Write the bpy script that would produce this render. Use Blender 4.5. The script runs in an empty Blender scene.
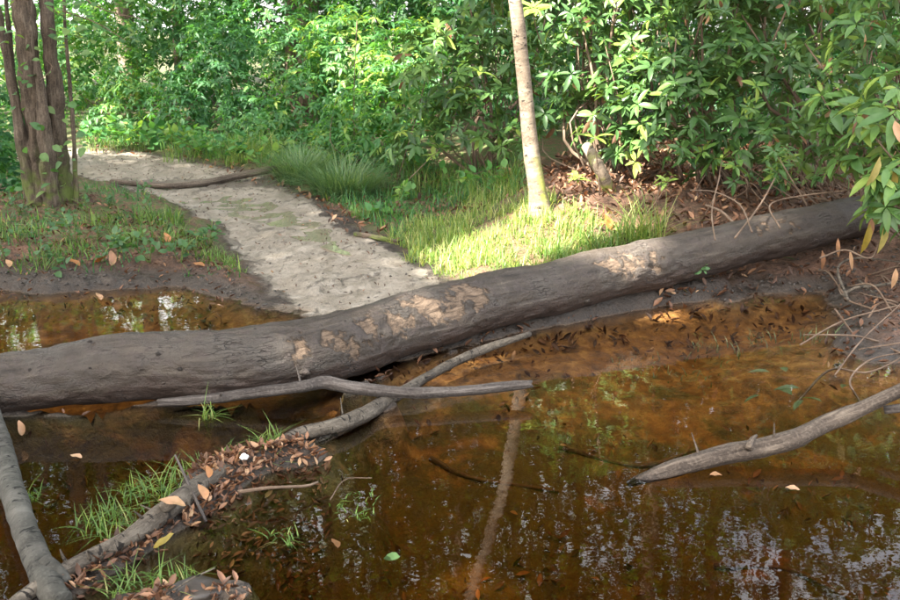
import bpy, math, random
import numpy as np
from mathutils import Vector, Matrix, noise as mnoise

# ------------------------------------------------------------------ camera, world, sun, exposure
SC = bpy.context.scene
COL = SC.collection
PITCH = math.radians(16.0)
CAMZ = 1.5
F = 965.0                                   # focal length in pixels of a 900 px wide picture
cd = bpy.data.cameras.new('camera')
cd.sensor_width = 36.0
cd.lens = F / 900.0 * 36.0
cd.clip_start = 0.05
cd.clip_end = 500
cd.dof.use_dof = True; cd.dof.focus_distance = 4.2; cd.dof.aperture_fstop = 9.0
cam = bpy.data.objects.new('camera', cd)
COL.objects.link(cam)
cam.location = (0, 0, CAMZ)
cam.rotation_euler = (math.pi / 2 - PITCH, 0, 0)
SC.camera = cam

SUN_DIR = np.array([-0.50, -0.42, 0.76]); SUN_DIR /= np.linalg.norm(SUN_DIR)   # towards the sun
w = bpy.data.worlds.new('World'); SC.world = w; w.use_nodes = True
nt = w.node_tree
sky = nt.nodes.new('ShaderNodeTexSky'); sky.sky_type = 'NISHITA'; sky.sun_disc = False
sky.sun_elevation = math.asin(SUN_DIR[2])
sky.sun_rotation = math.atan2(SUN_DIR[0], SUN_DIR[1])
sky.air_density = 1.0; sky.dust_density = 7.0; sky.ozone_density = 0.6
bg = nt.nodes['Background']; bg.inputs['Strength'].default_value = 0.10
tc = nt.nodes.new('ShaderNodeTexCoord'); cn = nt.nodes.new('ShaderNodeTexNoise')
cn.inputs['Scale'].default_value = 3.0; cn.inputs['Detail'].default_value = 6.0; cn.inputs['Roughness'].default_value = .6
cr_ = nt.nodes.new('ShaderNodeMapRange'); cr_.inputs['From Min'].default_value = .38; cr_.inputs['From Max'].default_value = .62
cr_.inputs['To Min'].default_value = .15; cr_.inputs['To Max'].default_value = .85
cm_ = nt.nodes.new('ShaderNodeMix'); cm_.data_type = 'RGBA'; cm_.inputs[7].default_value = (6.0, 6.0, 5.8, 1)   # thin white cloud
nt.links.new(tc.outputs['Generated'], cn.inputs['Vector']); nt.links.new(cn.outputs['Fac'], cr_.inputs['Value'])
nt.links.new(cr_.outputs[0], cm_.inputs[0]); nt.links.new(sky.outputs[0], cm_.inputs[6])
nt.links.new(cm_.outputs[2], bg.inputs['Color'])
sl = bpy.data.lights.new('sun', 'SUN'); sl.energy = 5.0; sl.angle = math.radians(0.55); sl.color = (1.0, 0.93, 0.82)
sun = bpy.data.objects.new('sun', sl); COL.objects.link(sun)
sun.rotation_euler = Vector(tuple(SUN_DIR)).to_track_quat('Z', 'Y').to_euler()
sun.location = (-8, -8, 14)
SC.view_settings.view_transform = 'Standard'
SC.view_settings.look = 'None'
SC.view_settings.gamma = 1.0
SC.view_settings.exposure = 3.1
SC.render.engine = 'CYCLES'
cy = SC.cycles
cy.use_denoising = True
cy.max_bounces = 7; cy.diffuse_bounces = 3; cy.glossy_bounces = 2; cy.transmission_bounces = 4
cy.transparent_max_bounces = 10; cy.volume_bounces = 0
cy.caustics_reflective = False; cy.caustics_refractive = False
cy.sample_clamp_indirect = 4.0

rng = np.random.default_rng(7)
random.seed(7)

# ------------------------------------------------------------------ pixel rays
def ray(px, py):
    a, b = px - 450.0, 300.0 - py
    return np.array([a, F * math.cos(PITCH) + b * math.sin(PITCH), -F * math.sin(PITCH) + b * math.cos(PITCH)])
def at(px, py, z=0.0):                      # point of a pixel on the level z
    d = ray(px, py); t = (z - CAMZ) / d[2]
    return np.array([d[0] * t, d[1] * t, z])
def aty(px, py, Y):                         # point of a pixel on the upright plane at distance Y
    d = ray(px, py); t = Y / d[1]
    return np.array([d[0] * t, Y, CAMZ + d[2] * t])

# ------------------------------------------------------------------ numeric helpers
def vnoise(x, y, seed=0):
    x = np.asarray(x, float); y = np.asarray(y, float)
    xi = np.floor(x).astype(np.int64); yi = np.floor(y).astype(np.int64)
    def h(a, b):
        n = (a * 374761393 + b * 668265263 + seed * 144269513) & 0xffffffff
        n = ((n ^ (n >> 13)) * 1274126177) & 0xffffffff
        return ((n ^ (n >> 16)) & 0xffff) / 65535.0
    fx = x - xi; fy = y - yi
    fx = fx * fx * (3 - 2 * fx); fy = fy * fy * (3 - 2 * fy)
    a = h(xi, yi) * (1 - fx) + h(xi + 1, yi) * fx
    b = h(xi, yi + 1) * (1 - fx) + h(xi + 1, yi + 1) * fx
    return a * (1 - fy) + b * fy
def fbm(x, y, seed=0, o=3):
    s = 0; a = .5; t = 0
    for k in range(o):
        s = s + a * vnoise(x * 2 ** k, y * 2 ** k, seed + k); t += a; a *= .5
    return s / t
def sm(a, b, x):
    t = np.clip((x - a) / (b - a), 0, 1); return t * t * (3 - 2 * t)
def psdf(poly, x, y):                       # signed distance to a polygon, negative inside
    d = np.full(x.shape, 1e9); ins = np.zeros(x.shape, bool); n = len(poly)
    for i in range(n):
        ax, ay = poly[i]; bx, by = poly[(i + 1) % n]
        ex, ey = bx - ax, by - ay
        t = np.clip(((x - ax) * ex + (y - ay) * ey) / (ex * ex + ey * ey + 1e-12), 0, 1)
        d = np.minimum(d, (x - ax - t * ex) ** 2 + (y - ay - t * ey) ** 2)
        c = (ay > y) != (by > y)
        ins ^= c & (x < ex * (y - ay) / (ey if abs(ey) > 1e-12 else 1e-12) + ax)
    d = np.sqrt(d)
    return np.where(ins, -d, d)
def ldist(pl, x, y):
    d = np.full(x.shape, 1e9)
    for (ax, ay), (bx, by) in zip(pl[:-1], pl[1:]):
        ex, ey = bx - ax, by - ay
        t = np.clip(((x - ax) * ex + (y - ay) * ey) / (ex * ex + ey * ey), 0, 1)
        d = np.minimum(d, (x - ax - t * ex) ** 2 + (y - ay - t * ey) ** 2)
    return np.sqrt(d)
def pix(l, z=0.0): return [tuple(at(a, b, z)[:2]) for a, b in l]

# ------------------------------------------------------------------ object helpers
def ob(name, me, parent=None, label=None, cat=None, group=None, kind=None, mat=None, M=None):
    o = bpy.data.objects.new(name, me); COL.objects.link(o)
    if mat is not None and me is not None and not me.materials: me.materials.append(mat)
    if M is not None: o.matrix_basis = M
    if parent is not None:
        o.parent = parent
        if parent.type == 'EMPTY': o.matrix_parent_inverse = Matrix.Translation(-parent.location)
    if label: o['label'] = label
    if cat: o['category'] = cat
    if group: o['group'] = group
    if kind: o['kind'] = kind
    return o
def thing(name, loc, label, cat, group=None):
    o = ob(name, None, label=label, cat=cat, group=group)
    o.location = tuple(float(v) for v in loc); o.empty_display_size = .1
    return o
def mesh_np(name, V, Fc, lv=None, smooth=True, uv=None, extra=None):
    V = np.ascontiguousarray(V, np.float32); Fc = np.ascontiguousarray(Fc, np.int32)
    me = bpy.data.meshes.new(name)
    k = Fc.shape[1]
    me.vertices.add(len(V)); me.vertices.foreach_set('co', V.ravel())
    me.loops.add(Fc.size); me.loops.foreach_set('vertex_index', Fc.ravel())
    me.polygons.add(len(Fc))
    me.polygons.foreach_set('loop_start', np.arange(0, Fc.size, k, dtype=np.int32))
    me.polygons.foreach_set('use_smooth', np.full(len(Fc), smooth))
    if lv is not None:
        a = me.attributes.new('lv', 'FLOAT', 'POINT'); a.data.foreach_set('value', np.ascontiguousarray(lv, np.float32))
    if extra:
        for kx, val in extra.items():
            a = me.attributes.new(kx, 'FLOAT', 'POINT'); a.data.foreach_set('value', np.ascontiguousarray(val, np.float32))
    if uv is not None:
        a = me.attributes.new('st', 'FLOAT_VECTOR', 'POINT')
        a.data.foreach_set('vector', np.ascontiguousarray(uv, np.float32).ravel())
    me.update(calc_edges=True)
    return me

# ------------------------------------------------------------------ shader helpers
class G:
    def __init__(s, name):
        s.m = bpy.data.materials.new(name); s.m.use_nodes = True
        s.t = s.m.node_tree; s.t.nodes.clear()
        s.out = s.t.nodes.new('ShaderNodeOutputMaterial')
    def n(s, typ, i=None, **kw):
        nd = s.t.nodes.new('ShaderNode' + typ)
        for k, v in kw.items(): setattr(nd, k, v)
        for k, v in (i or {}).items():
            if isinstance(v, bpy.types.NodeSocket): s.t.links.new(v, nd.inputs[k])
            else: nd.inputs[k].default_value = v
        return nd
    def attr(s, name, o='Fac'): return s.n('Attribute', attribute_name=name).outputs[o]
    def noise(s, vec, scale, detail=4, rough=.55, dist=0):
        i = {'Scale': scale, 'Detail': detail, 'Roughness': rough, 'Distortion': dist}
        if vec is not None: i['Vector'] = vec
        return s.n('TexNoise', i).outputs['Fac']
    def ramp(s, fac, stops, interp='LINEAR'):
        r = s.n('ValToRGB', {'Fac': fac}); e = r.color_ramp; e.interpolation = interp
        while len(e.elements) < len(stops): e.elements.new(.5)
        for el, (p, c) in zip(e.elements, stops):
            el.position = p; el.color = (*c, 1) if len(c) == 3 else c
        return r.outputs['Color']
    def mix(s, fac, a, b, blend='MIX'):
        nd = s.n('Mix', data_type='RGBA', blend_type=blend)
        for idx, v in ((0, fac), (6, a), (7, b)):
            if isinstance(v, bpy.types.NodeSocket): s.t.links.new(v, nd.inputs[idx])
            else: nd.inputs[idx].default_value = v if idx == 0 or len(v) == 4 else (*v, 1)
        return nd.outputs[2]
    def math(s, op, a, b=0.0, clamp=False):
        nd = s.n('Math', operation=op, use_clamp=clamp)
        for idx, v in ((0, a), (1, b)):
            if isinstance(v, bpy.types.NodeSocket): s.t.links.new(v, nd.inputs[idx])
            else: nd.inputs[idx].default_value = v
        return nd.outputs[0]
    def step(s, v, a, b):
        return s.n('MapRange', {'Value': v, 'From Min': a, 'From Max': b}, interpolation_type='SMOOTHSTEP').outputs[0]
    def vmul(s, v, k): return s.n('VectorMath', {0: v, 1: k}, operation='MULTIPLY').outputs[0]
    def bump(s, h, strength=.5, dist=.01):
        return s.n('Bump', {'Height': h, 'Strength': strength, 'Distance': dist}).outputs[0]
    def pos(s): return s.n('NewGeometry').outputs['Position']
    def link(s, a, b): s.t.links.new(a, b)
    def surf(s, sh): s.link(sh, s.out.inputs['Surface']); return s.m

def leaf_mat(name, stops, rough=.42, transl=.3, back=None, spec=.5, tcol=None):
    g = G(name)
    lv = g.attr('lv')
    c = g.ramp(lv, stops)
    nz = g.noise(g.pos(), 30, 2)
    c = g.mix(g.step(nz, .35, .75), c, g.mix(1.0, c, (.72, .78, .7), 'MULTIPLY'))
    if back is not None:
        bf = g.n('NewGeometry').outputs['Backfacing']
        c = g.mix(g.math('MULTIPLY', bf, back[3] if len(back) > 3 else .7), c, back[:3])
    p = g.n('BsdfPrincipled', {'Base Color': c, 'Roughness': rough, 'Specular IOR Level': spec})
    tc = g.mix(1.0, c, tcol or (1.5, 1.5, .55), 'MULTIPLY')
    t = g.n('BsdfTranslucent', {'Color': tc})
    mx = g.n('MixShader', {'Fac': transl, 1: p.outputs[0], 2: t.outputs[0]})
    return g.surf(mx.outputs[0])

def bark_mat(name, cols, streak=(6, 40, 40), rough=.85, bumpk=.7, moss=None, mossz=None, spots=0, fine=90, wet=None):
    g = G(name)
    st = g.attr('st', 'Vector')
    n1 = g.noise(g.vmul(st, streak), 1.0, 6, .6, .6)
    n2 = g.noise(g.pos(), 6, 3)
    n3 = g.noise(g.pos(), fine, 3)
    c = g.ramp(n1, [(.25, cols[0]), (.5, cols[1]), (.75, cols[2])])
    c = g.mix(g.step(n2, .35, .7), c, g.mix(1.0, c, (.62, .6, .6), 'MULTIPLY'))
    c = g.mix(g.math('MULTIPLY', g.step(n3, .45, .75), .35), c, cols[2])
    if spots:
        sp = g.noise(g.vmul(st, (46, 20, 20)), 1.0, 3, .6, .8)
        c = g.mix(g.step(sp, .60, .66), c, tuple(v * .35 for v in cols[0]))
    if moss is not None:
        mk = g.step(g.noise(g.pos(), 9, 4), .42, .62)
        if mossz is not None:
            z = g.n('SeparateXYZ', {0: g.pos()}).outputs[2]
            mk = g.math('MULTIPLY', mk, g.step(z, mossz[1], mossz[0]))
        c = g.mix(mk, c, moss)
    r = rough
    if wet is not None:
        z = g.n('SeparateXYZ', {0: g.pos()}).outputs[2]
        wv = g.step(g.math('ADD', z, g.math('MULTIPLY', g.math('SUBTRACT', n2, .5), .12)), wet[1], wet[0])
        c = g.mix(wv, c, g.mix(1.0, c, (.38, .34, .33), 'MULTIPLY'))
        r = g.math('SUBTRACT', rough, g.math('MULTIPLY', wv, rough - .4))
    h = g.math('ADD', g.math('MULTIPLY', n1, 1.0), g.math('MULTIPLY', n3, .35))
    p = g.n('BsdfPrincipled', {'Base Color': c, 'Roughness': r, 'Normal': g.bump(h, bumpk, .012), 'Specular IOR Level': .35})
    return g.surf(p.outputs[0])

def ground_mat():
    g = G('ground_earth')
    P = g.pos()
    sand, mud, litt, moss = (g.attr(k) for k in ('sand', 'mud', 'litter', 'moss'))
    Pq = g.noise(P, 9, 6, .7, .6); edge = g.math('MULTIPLY', g.math('SUBTRACT', Pq, .5), 1.6)
    sand = g.step(g.math('ADD', sand, edge), .30, .62)
    mud = g.step(g.math('ADD', mud, g.math('MULTIPLY', edge, .6)), .1, .9)
    z = g.n('SeparateXYZ', {0: P}).outputs[2]
    nL = g.noise(P, 3.0, 5, .6); nM = g.noise(P, 14, 5, .62); nF = g.noise(P, 70, 4, .6)
    Ps = g.vmul(P, (1.0, .55, 1.0))
    nS = g.noise(Ps, 11, 6, .68, .5)
    # sand with dark flecks of wet muck
    cs = g.ramp(nM, [(.25, (.13, .108, .084)), (.5, (.235, .205, .165)), (.75, (.34, .305, .255))])
    fl = g.step(g.math('ADD', nS, g.math('MULTIPLY', g.math('SUBTRACT', mud, .2), .4)), .47, .60)
    cs = g.mix(g.math('MULTIPLY', fl, .75), cs, (.075, .062, .05))
    cs = g.mix(g.math('MULTIPLY', g.step(g.noise(P, 48, 5, .7, .3), .56, .68), .6), cs, (.07, .058, .046))
    cs = g.mix(g.math('MULTIPLY', g.step(nL, .42, .62), .35), cs, (.16, .13, .098))
    cm = g.ramp(nM, [(.3, (.016, .012, .009)), (.55, (.042, .032, .025)), (.8, (.095, .077, .062))])
    cl = g.ramp(nF, [(.25, (.045, .022, .014)), (.5, (.13, .068, .042)), (.75, (.25, .145, .095))])
    cl = g.mix(g.step(nM, .4, .7), cl, (.06, .032, .022))
    base = g.mix(litt, cm, cl)
    base = g.mix(sand, base, cs)
    base = g.mix(g.math('MULTIPLY', moss, g.step(nM, .38, .6)), base, g.mix(nF, (.03, .055, .015), (.09, .13, .03)))
    # pool bed: rusty silt with olive weed and dark rotten leaves
    cb = g.ramp(nM, [(.25, (.07, .034, .013)), (.5, (.235, .122, .042)), (.72, (.44, .27, .105))])
    yy = g.n('SeparateXYZ', {0: P}).outputs[1]
    ol = g.step(g.math('ADD', g.noise(P, 2.4, 6, .66, .6), g.math('MULTIPLY', g.math('MAXIMUM', g.math('SUBTRACT', 3.8, yy), -.6), .22)), .44, .58)
    cb = g.mix(g.math('MULTIPLY', ol, .85), cb, g.mix(nM, (.028, .027, .008), (.12, .115, .038)))
    dk = g.step(nS, .54, .68)
    cb = g.mix(g.math('MULTIPLY', dk, .75), cb, (.05, .028, .014))
    bed = g.step(g.math('ADD', z, g.math('MULTIPLY', g.math('SUBTRACT', nM, .5), .02)), .012, -.03)
    c = g.mix(bed, base, cb)
    wet = g.math('MAXIMUM', mud, bed)
    r = g.math('SUBTRACT', .9, g.math('MULTIPLY', g.math('MULTIPLY', g.math('MAXIMUM', wet, g.math('MULTIPLY', sand, .75)), g.step(nM, .65, .3)), .6))
    h = g.math('ADD', g.math('MULTIPLY', nM, .9), g.math('ADD', g.math('MULTIPLY', nF, .35), g.math('MULTIPLY', fl, -.45)))
    p = g.n('BsdfPrincipled', {'Base Color': c, 'Roughness': r, 'Specular IOR Level': .45,
                               'Normal': g.bump(h, .9, .03)})
    return g.surf(p.outputs[0])

def water_mat(name, dens, col, rip=.02, rough=.012, silt=None):
    g = G(name)
    P = g.pos()
    n = g.noise(g.vmul(P, (1, 1.6, 1)), 5.0, 3, .5, .3)
    n2 = g.noise(P, 22, 2)
    nb = g.bump(g.math('ADD', n, g.math('MULTIPLY', n2, .22)), rip, .1)
    fr = g.n('Fresnel', {'IOR': 1.38, 'Normal': nb})
    tr = g.n('BsdfTransparent', {'Color': (1, 1, 1, 1)})
    gl = g.n('BsdfGlossy', {'Color': (1, 1, 1, 1), 'Roughness': rough, 'Normal': nb})
    body = tr.outputs[0]
    if silt:                                # cloudy water scatters light back by itself
        body = g.n('MixShader', {'Fac': .72, 1: body, 2: g.n('BsdfDiffuse', {'Color': (*silt, 1)}).outputs[0]}).outputs[0]
    mx = g.n('MixShader', {'Fac': fr.outputs[0], 1: body, 2: gl.outputs[0]})
    va = g.n('VolumeAbsorption', {'Color': (*col, 1), 'Density': dens})
    g.link(va.outputs[0], g.out.inputs['Volume'])
    return g.surf(mx.outputs[0])

M = {}
M['ground'] = ground_mat()
M['water'] = water_mat('pool_water', 4.0, (.79, .61, .28), .007, .001)
M['puddle'] = water_mat('puddle_water', 8.0, (.8, .68, .35), .012, .05, (.25, .215, .165))
M['rhodo'] = leaf_mat('rhododendron_leaf', [(0, (.026, .068, .020)), (.45, (.068, .15, .042)), (.8, (.125, .235, .052)), (1, (.27, .35, .065))],
                      .40, .26, back=(.13, .20, .09, .5), spec=.4)
M['herb'] = leaf_mat('herb_leaf', [(0, (.038, .125, .055)), (.5, (.078, .225, .075)), (.85, (.145, .30, .075)), (1, (.30, .38, .08))], .5, .48)
M['broad'] = leaf_mat('broad_leaf', [(0, (.05, .12, .05)), (.6, (.10, .21, .08)), (1, (.2, .29, .09))], .5, .42)
M['canopy'] = leaf_mat('canopy_leaf', [(0, (.030, .060, .014)), (.6, (.06, .10, .022)), (1, (.12, .16, .04))], .5, .4)
M['grass'] = leaf_mat('grass_blade', [(0, (.06, .13, .03)), (.5, (.12, .22, .045)), (.85, (.23, .31, .07)), (1, (.42, .40, .17))], .5, .35)
M['sedge'] = leaf_mat('sedge_blade', [(0, (.06, .125, .055)), (.6, (.125, .22, .095)), (1, (.25, .31, .14))], .5, .3)
M['dry'] = leaf_mat('dry_leaf', [(0, (.055, .026, .015)), (.35, (.13, .062, .035)), (.65, (.25, .125, .07)), (.85, (.38, .20, .11)), (1, (.52, .33, .2))], .6, .2, tcol=(1.3, .9, .6))
M['yellow'] = leaf_mat('yellow_leaf', [(0, (.24, .19, .035)), (.5, (.33, .235, .04)), (1, (.38, .33, .12))], .5, .35, tcol=(1.2, 1, .5))
M['orange'] = leaf_mat('orange_leaf', [(0, (.36, .13, .03)), (1, (.46, .27, .155))], .55, .25, tcol=(1.2, .9, .5))
M['weed'] = leaf_mat('water_weed', [(0, (.06, .10, .04)), (.6, (.14, .20, .09)), (1, (.26, .30, .18))], .5, .25)
M['stem'] = bark_mat('twig_bark', [(.07, .045, .03), (.14, .095, .065), (.24, .18, .13)])
M['greenstem'] = bark_mat('green_stem', [(.08, .12, .03), (.13, .18, .05), (.2, .24, .08)], bumpk=.1)
M['trunk'] = bark_mat('dark_bark', [(.024, .017, .012), (.082, .060, .043), (.20, .158, .118)], streak=(6, 62, 62), bumpk=1.0, moss=(.10, .13, .03), mossz=(.25, .75))
M['slim'] = bark_mat('pale_smooth_bark', [(.06, .046, .032), (.175, .136, .097), (.32, .265, .20)], streak=(26, 9, 9), bumpk=.35, moss=(.22, .24, .04), mossz=(.32, .85), spots=1)
M['farbark'] = bark_mat('brown_bark', [(.07, .05, .035), (.15, .11, .08), (.26, .20, .15)], streak=(5, 30, 30), bumpk=.7)
M['drift'] = bark_mat('grey_driftwood', [(.026, .021, .018), (.08, .068, .060), (.19, .168, .152)], streak=(4.5, 70, 70), bumpk=1.0, wet=(.0, .05))
M['driftbrown'] = bark_mat('brown_driftwood', [(.028, .020, .015), (.092, .071, .054), (.24, .195, .15)], streak=(4, 55, 55), bumpk=1.0, wet=(-.005, .035))
M['branchbark'] = bark_mat('grey_green_branch', [(.022, .022, .017), (.054, .053, .044), (.11, .106, .092)], streak=(16, 9, 9), bumpk=.5, spots=1, wet=(-.01, .025))
M['mossbranch'] = bark_mat('weathered_branch', [(.032, .025, .018), (.085, .071, .054), (.19, .162, .128)], streak=(12, 40, 40), bumpk=1.0, spots=1, wet=(-.01, .04))
def plain(name, c, r=.6):
    g = G(name); nz = g.noise(g.pos(), 60, 3)
    cc = g.mix(nz, tuple(v * .7 for v in c), c)
    return g.surf(g.n('BsdfPrincipled', {'Base Color': cc, 'Roughness': r, 'Normal': g.bump(nz, .3, .004)}).outputs[0])
M['white'] = plain('white_cap', (.8, .8, .78))
M['clod'] = plain('mud_clod', (.042, .034, .028), .45)
M['knot'] = plain('knot_dark', (.018, .013, .01), .9)

# ------------------------------------------------------------------ terrain
POOL = pix([(-420, 300), (-150, 296), (0, 291), (60, 293), (120, 289), (185, 288), (222, 297), (252, 309), (300, 315), (345, 322), (362, 338),
            (352, 362), (390, 360), (440, 347), (500, 330), (560, 318), (620, 307), (690, 297), (730, 303), (775, 292), (825, 293),
            (842, 322), (838, 352), (872, 366), (930, 362), (1100, 372)]) + [(3.6, 1.6), (2.6, 1.25), (0, 1.1), (-2.5, 1.2), (-4.0, 2.0)]
PATH = pix([(245, 334), (276, 314), (258, 280), (228, 250), (196, 226), (150, 206), (118, 193), (88, 182), (30, 172), (-40, 166), (-40, 149),
            (30, 148), (80, 149), (150, 153), (225, 166), (262, 174), (300, 190), (345, 213), (398, 244), (442, 264), (486, 284), (460, 322), (400, 345), (340, 345)], .10)
PUD = pix([(168, 196), (215, 190), (262, 196), (312, 212), (350, 232), (352, 243), (318, 240), (270, 224), (215, 210), (180, 203)], .11)
RIDGES = [(pix([(20, 612), (70, 588), (120, 560), (170, 528), (215, 498), (262, 470), (310, 450)]), .13, .022),
          (pix([(215, 478), (262, 462), (300, 455)]), .20, .05),
          (pix([(300, 445), (350, 422), (385, 405)]), .10, .035),
          (pix([(-60, 419), (40, 414), (75, 416), (110, 408), (165, 404), (200, 407), (250, 399)]), .055, .010),
          (pix([(120, 606), (180, 596), (235, 592)]), .10, .022),
          (pix([(350, 392), (420, 362), (480, 345)]), .06, .02),
          ([tuple(at(*q)[:2]) for q in [(400, 327, .15), (480, 304, .17), (560, 285, .19)]], .15, .045),
          ([tuple(at(*q)[:2]) for q in [(560, 285, .19), (640, 267, .22), (720, 248, .26)]], .16, .095),
          (pix([(848, 345), (880, 338), (930, 345)]), .16, .07)]
PUDZ = .113
def terrain(x, y, full=False):
    x = np.asarray(x, float); y = np.asarray(y, float)
    n1 = fbm(x * 1.1 + 9, y * 1.1, 1); n2 = fbm(x * 5, y * 5, 5); n3 = fbm(x * 17, y * 17, 11, 2)
    sd = psdf(POOL, x, y) + (n2 - .5) * .10 + (n3 - .5) * .05
    bed = -(.17 + .24 * sm(4.1, 2.9, y)) * (1 - np.exp(np.minimum(sd, 0) / .40)) + (n2 - .5) * .05 * sm(0, -.2, sd)
    sp = np.maximum(sd, 0)
    out = .09 * (1 - np.exp(-sp / .22)) + .012 * np.minimum(sp, 12)
    right = sm(-.1, .8, x)
    out = out + right * .24 * sm(.30, 1.5, sp) * sm(14, 9, y)
    out = out + sm(-1.2, -2.6, x) * sm(4.6, 6.4, y) * sm(9, 7.3, y) * .10
    out = out + (n1 - .5) * .12 * sm(.4, 2.0, sp) + (n2 - .5) * .05 * sm(.0, .3, sp) + (n3 - .5) * .018
    pd = psdf(PATH, x, y) + (n2 - .5) * .22 + (n3 - .5) * .06
    t = sm(.14, -.14, pd)
    pz = .004 + .108 * sm(0.0, 1.3, sp)
    foot = fbm(x * 9, y * 6, 31, 2)
    pz = pz + (foot - .5) * .036 + (n2 - .5) * .02 + (n3 - .5) * .010
    pud = psdf(PUD, x, y) + (n2 - .5) * .12
    pz = pz * 1.0 - .022 * sm(.12, -.10, pud)
    h = np.where(sd < 0, bed, out * (1 - t) + pz * t)
    rd = 0
    for pl, wd, ht in RIDGES:
        d = ldist(pl, x, y) + (n2 - .5) * .10
        e = np.exp(-(d / wd) ** 2)
        h = np.maximum(h, -.45 + (.45 + ht) * e ** .6 + (n3 - .5) * .03 * e)
        rd = np.maximum(rd, e)
    if not full: return h
    sand = sm(.06, -.26, pd + .12 * sm(4.5, 7, y) * (x > -1)) * sm(.02, .10, sp + .06)
    mud = np.clip(np.exp(-(sp / .20) ** 2) * (1 - .8 * t) + rd * .8 + .75 * np.exp(-(pd / .16) ** 2) * (sp > 0) , 0, 1)
    mud = np.clip(np.maximum(mud, sm(.55, -.3, np.abs(y - 8.9 - .1 * x)) * 1.7 * t), 0, 1)
    litter = np.clip(sm(.08, .32, sp) * (1 - t), 0, 1)
    moss = np.clip(sm(.25, .9, sp) * (1 - t) * np.maximum(1 - right * .9, sm(7.6, 8.6, y)) + sm(9, 12, y) * (1 - t), 0, 1)
    litter = litter * (1 - .6 * sm(9, 12, y))
    return h, sand, mud * (1 - t * .25), litter, moss, pd, sd
def gz(x, y): return float(terrain(np.array([x]), np.array([y]))[0])
def onground(px, py):                      # where a pixel's ray meets the ground
    z = .1
    for _ in range(14):
        p = at(px, py, z); z = .5 * z + .5 * gz(p[0], p[1])
    return np.array([p[0], p[1], gz(p[0], p[1])])

def axis(fine0, fine1, st, mid0, mid1, st2, far0, far1):
    a = list(np.arange(fine0, fine1, st)); b = list(np.arange(mid0, fine0, st2)); c = list(np.arange(fine1, mid1, st2))
    def grow(s, e):
        o = []; v = s; k = .25
        while abs(e - v) > k: v += k * np.sign(e - s); o.append(v); k *= 1.25
        return o
    return np.array(sorted(grow(mid0, far0)) + b + a + c + [mid1] + grow(mid1, far1))
XS = axis(-4.0, 3.9, .028, -8, 8, .09, -90, 90)
YS = axis(1.9, 7.6, .028, .4, 14, .06, -60, 150)
GX, GY = np.meshgrid(XS, YS)
H, SA, MU, LI, MO, PD, SD = terrain(GX, GY, True)
ny, nx = GX.shape
V = np.stack([GX, GY, H], -1).reshape(-1, 3)
idx = np.arange(ny * nx).reshape(ny, nx)
Q = np.stack([idx[:-1, :-1], idx[:-1, 1:], idx[1:, 1:], idx[1:, :-1]], -1).reshape(-1, 4)
pdq = (PD.ravel()[Q].mean(1) < 0) & (SD.ravel()[Q].mean(1) > .0)
def submesh(name, faces):
    u, inv = np.unique(faces, return_inverse=True)
    e = {k: v.ravel()[u] for k, v in (('sand', SA), ('mud', MU), ('litter', LI), ('moss', MO))}
    return mesh_np(name, V[u], inv.reshape(-1, 4), extra=e)
ob('ground', submesh('ground', Q[~pdq]), kind='structure', mat=M['ground'])
ob('path', submesh('path', Q[pdq]), kind='structure', mat=M['ground'])

def slab(name, poly, ztop, zbot, mat, **kw):
    ar = sum(p[0] * q[1] - q[0] * p[1] for p, q in zip(poly, poly[1:] + poly[:1]))
    if ar < 0: poly = poly[::-1]           # counter-clockwise, so that the top faces up
    n = len(poly); me = bpy.data.meshes.new(name)
    vs = [(a, b, ztop) for a, b in poly] + [(a, b, zbot) for a, b in poly]
    fs = [tuple(range(n)), tuple(range(2 * n - 1, n - 1, -1))] + [(i, i + n, (i + 1) % n + n, (i + 1) % n) for i in range(n)]
    me.from_pydata(vs, [], fs); me.update()
    return ob(name, me, mat=mat, **kw)
slab('water', [(-5.5, .8), (4.4, .8), (4.4, 6.2), (-5.5, 6.2)], 0.0, -.9, M['water'], kind='structure')
pc = np.array(PUD).mean(0)
slab('puddle', [tuple(pc + (np.array(p) - pc) * 1.35) for p in PUD], .0895, .02, M['puddle'], kind='structure')

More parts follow.
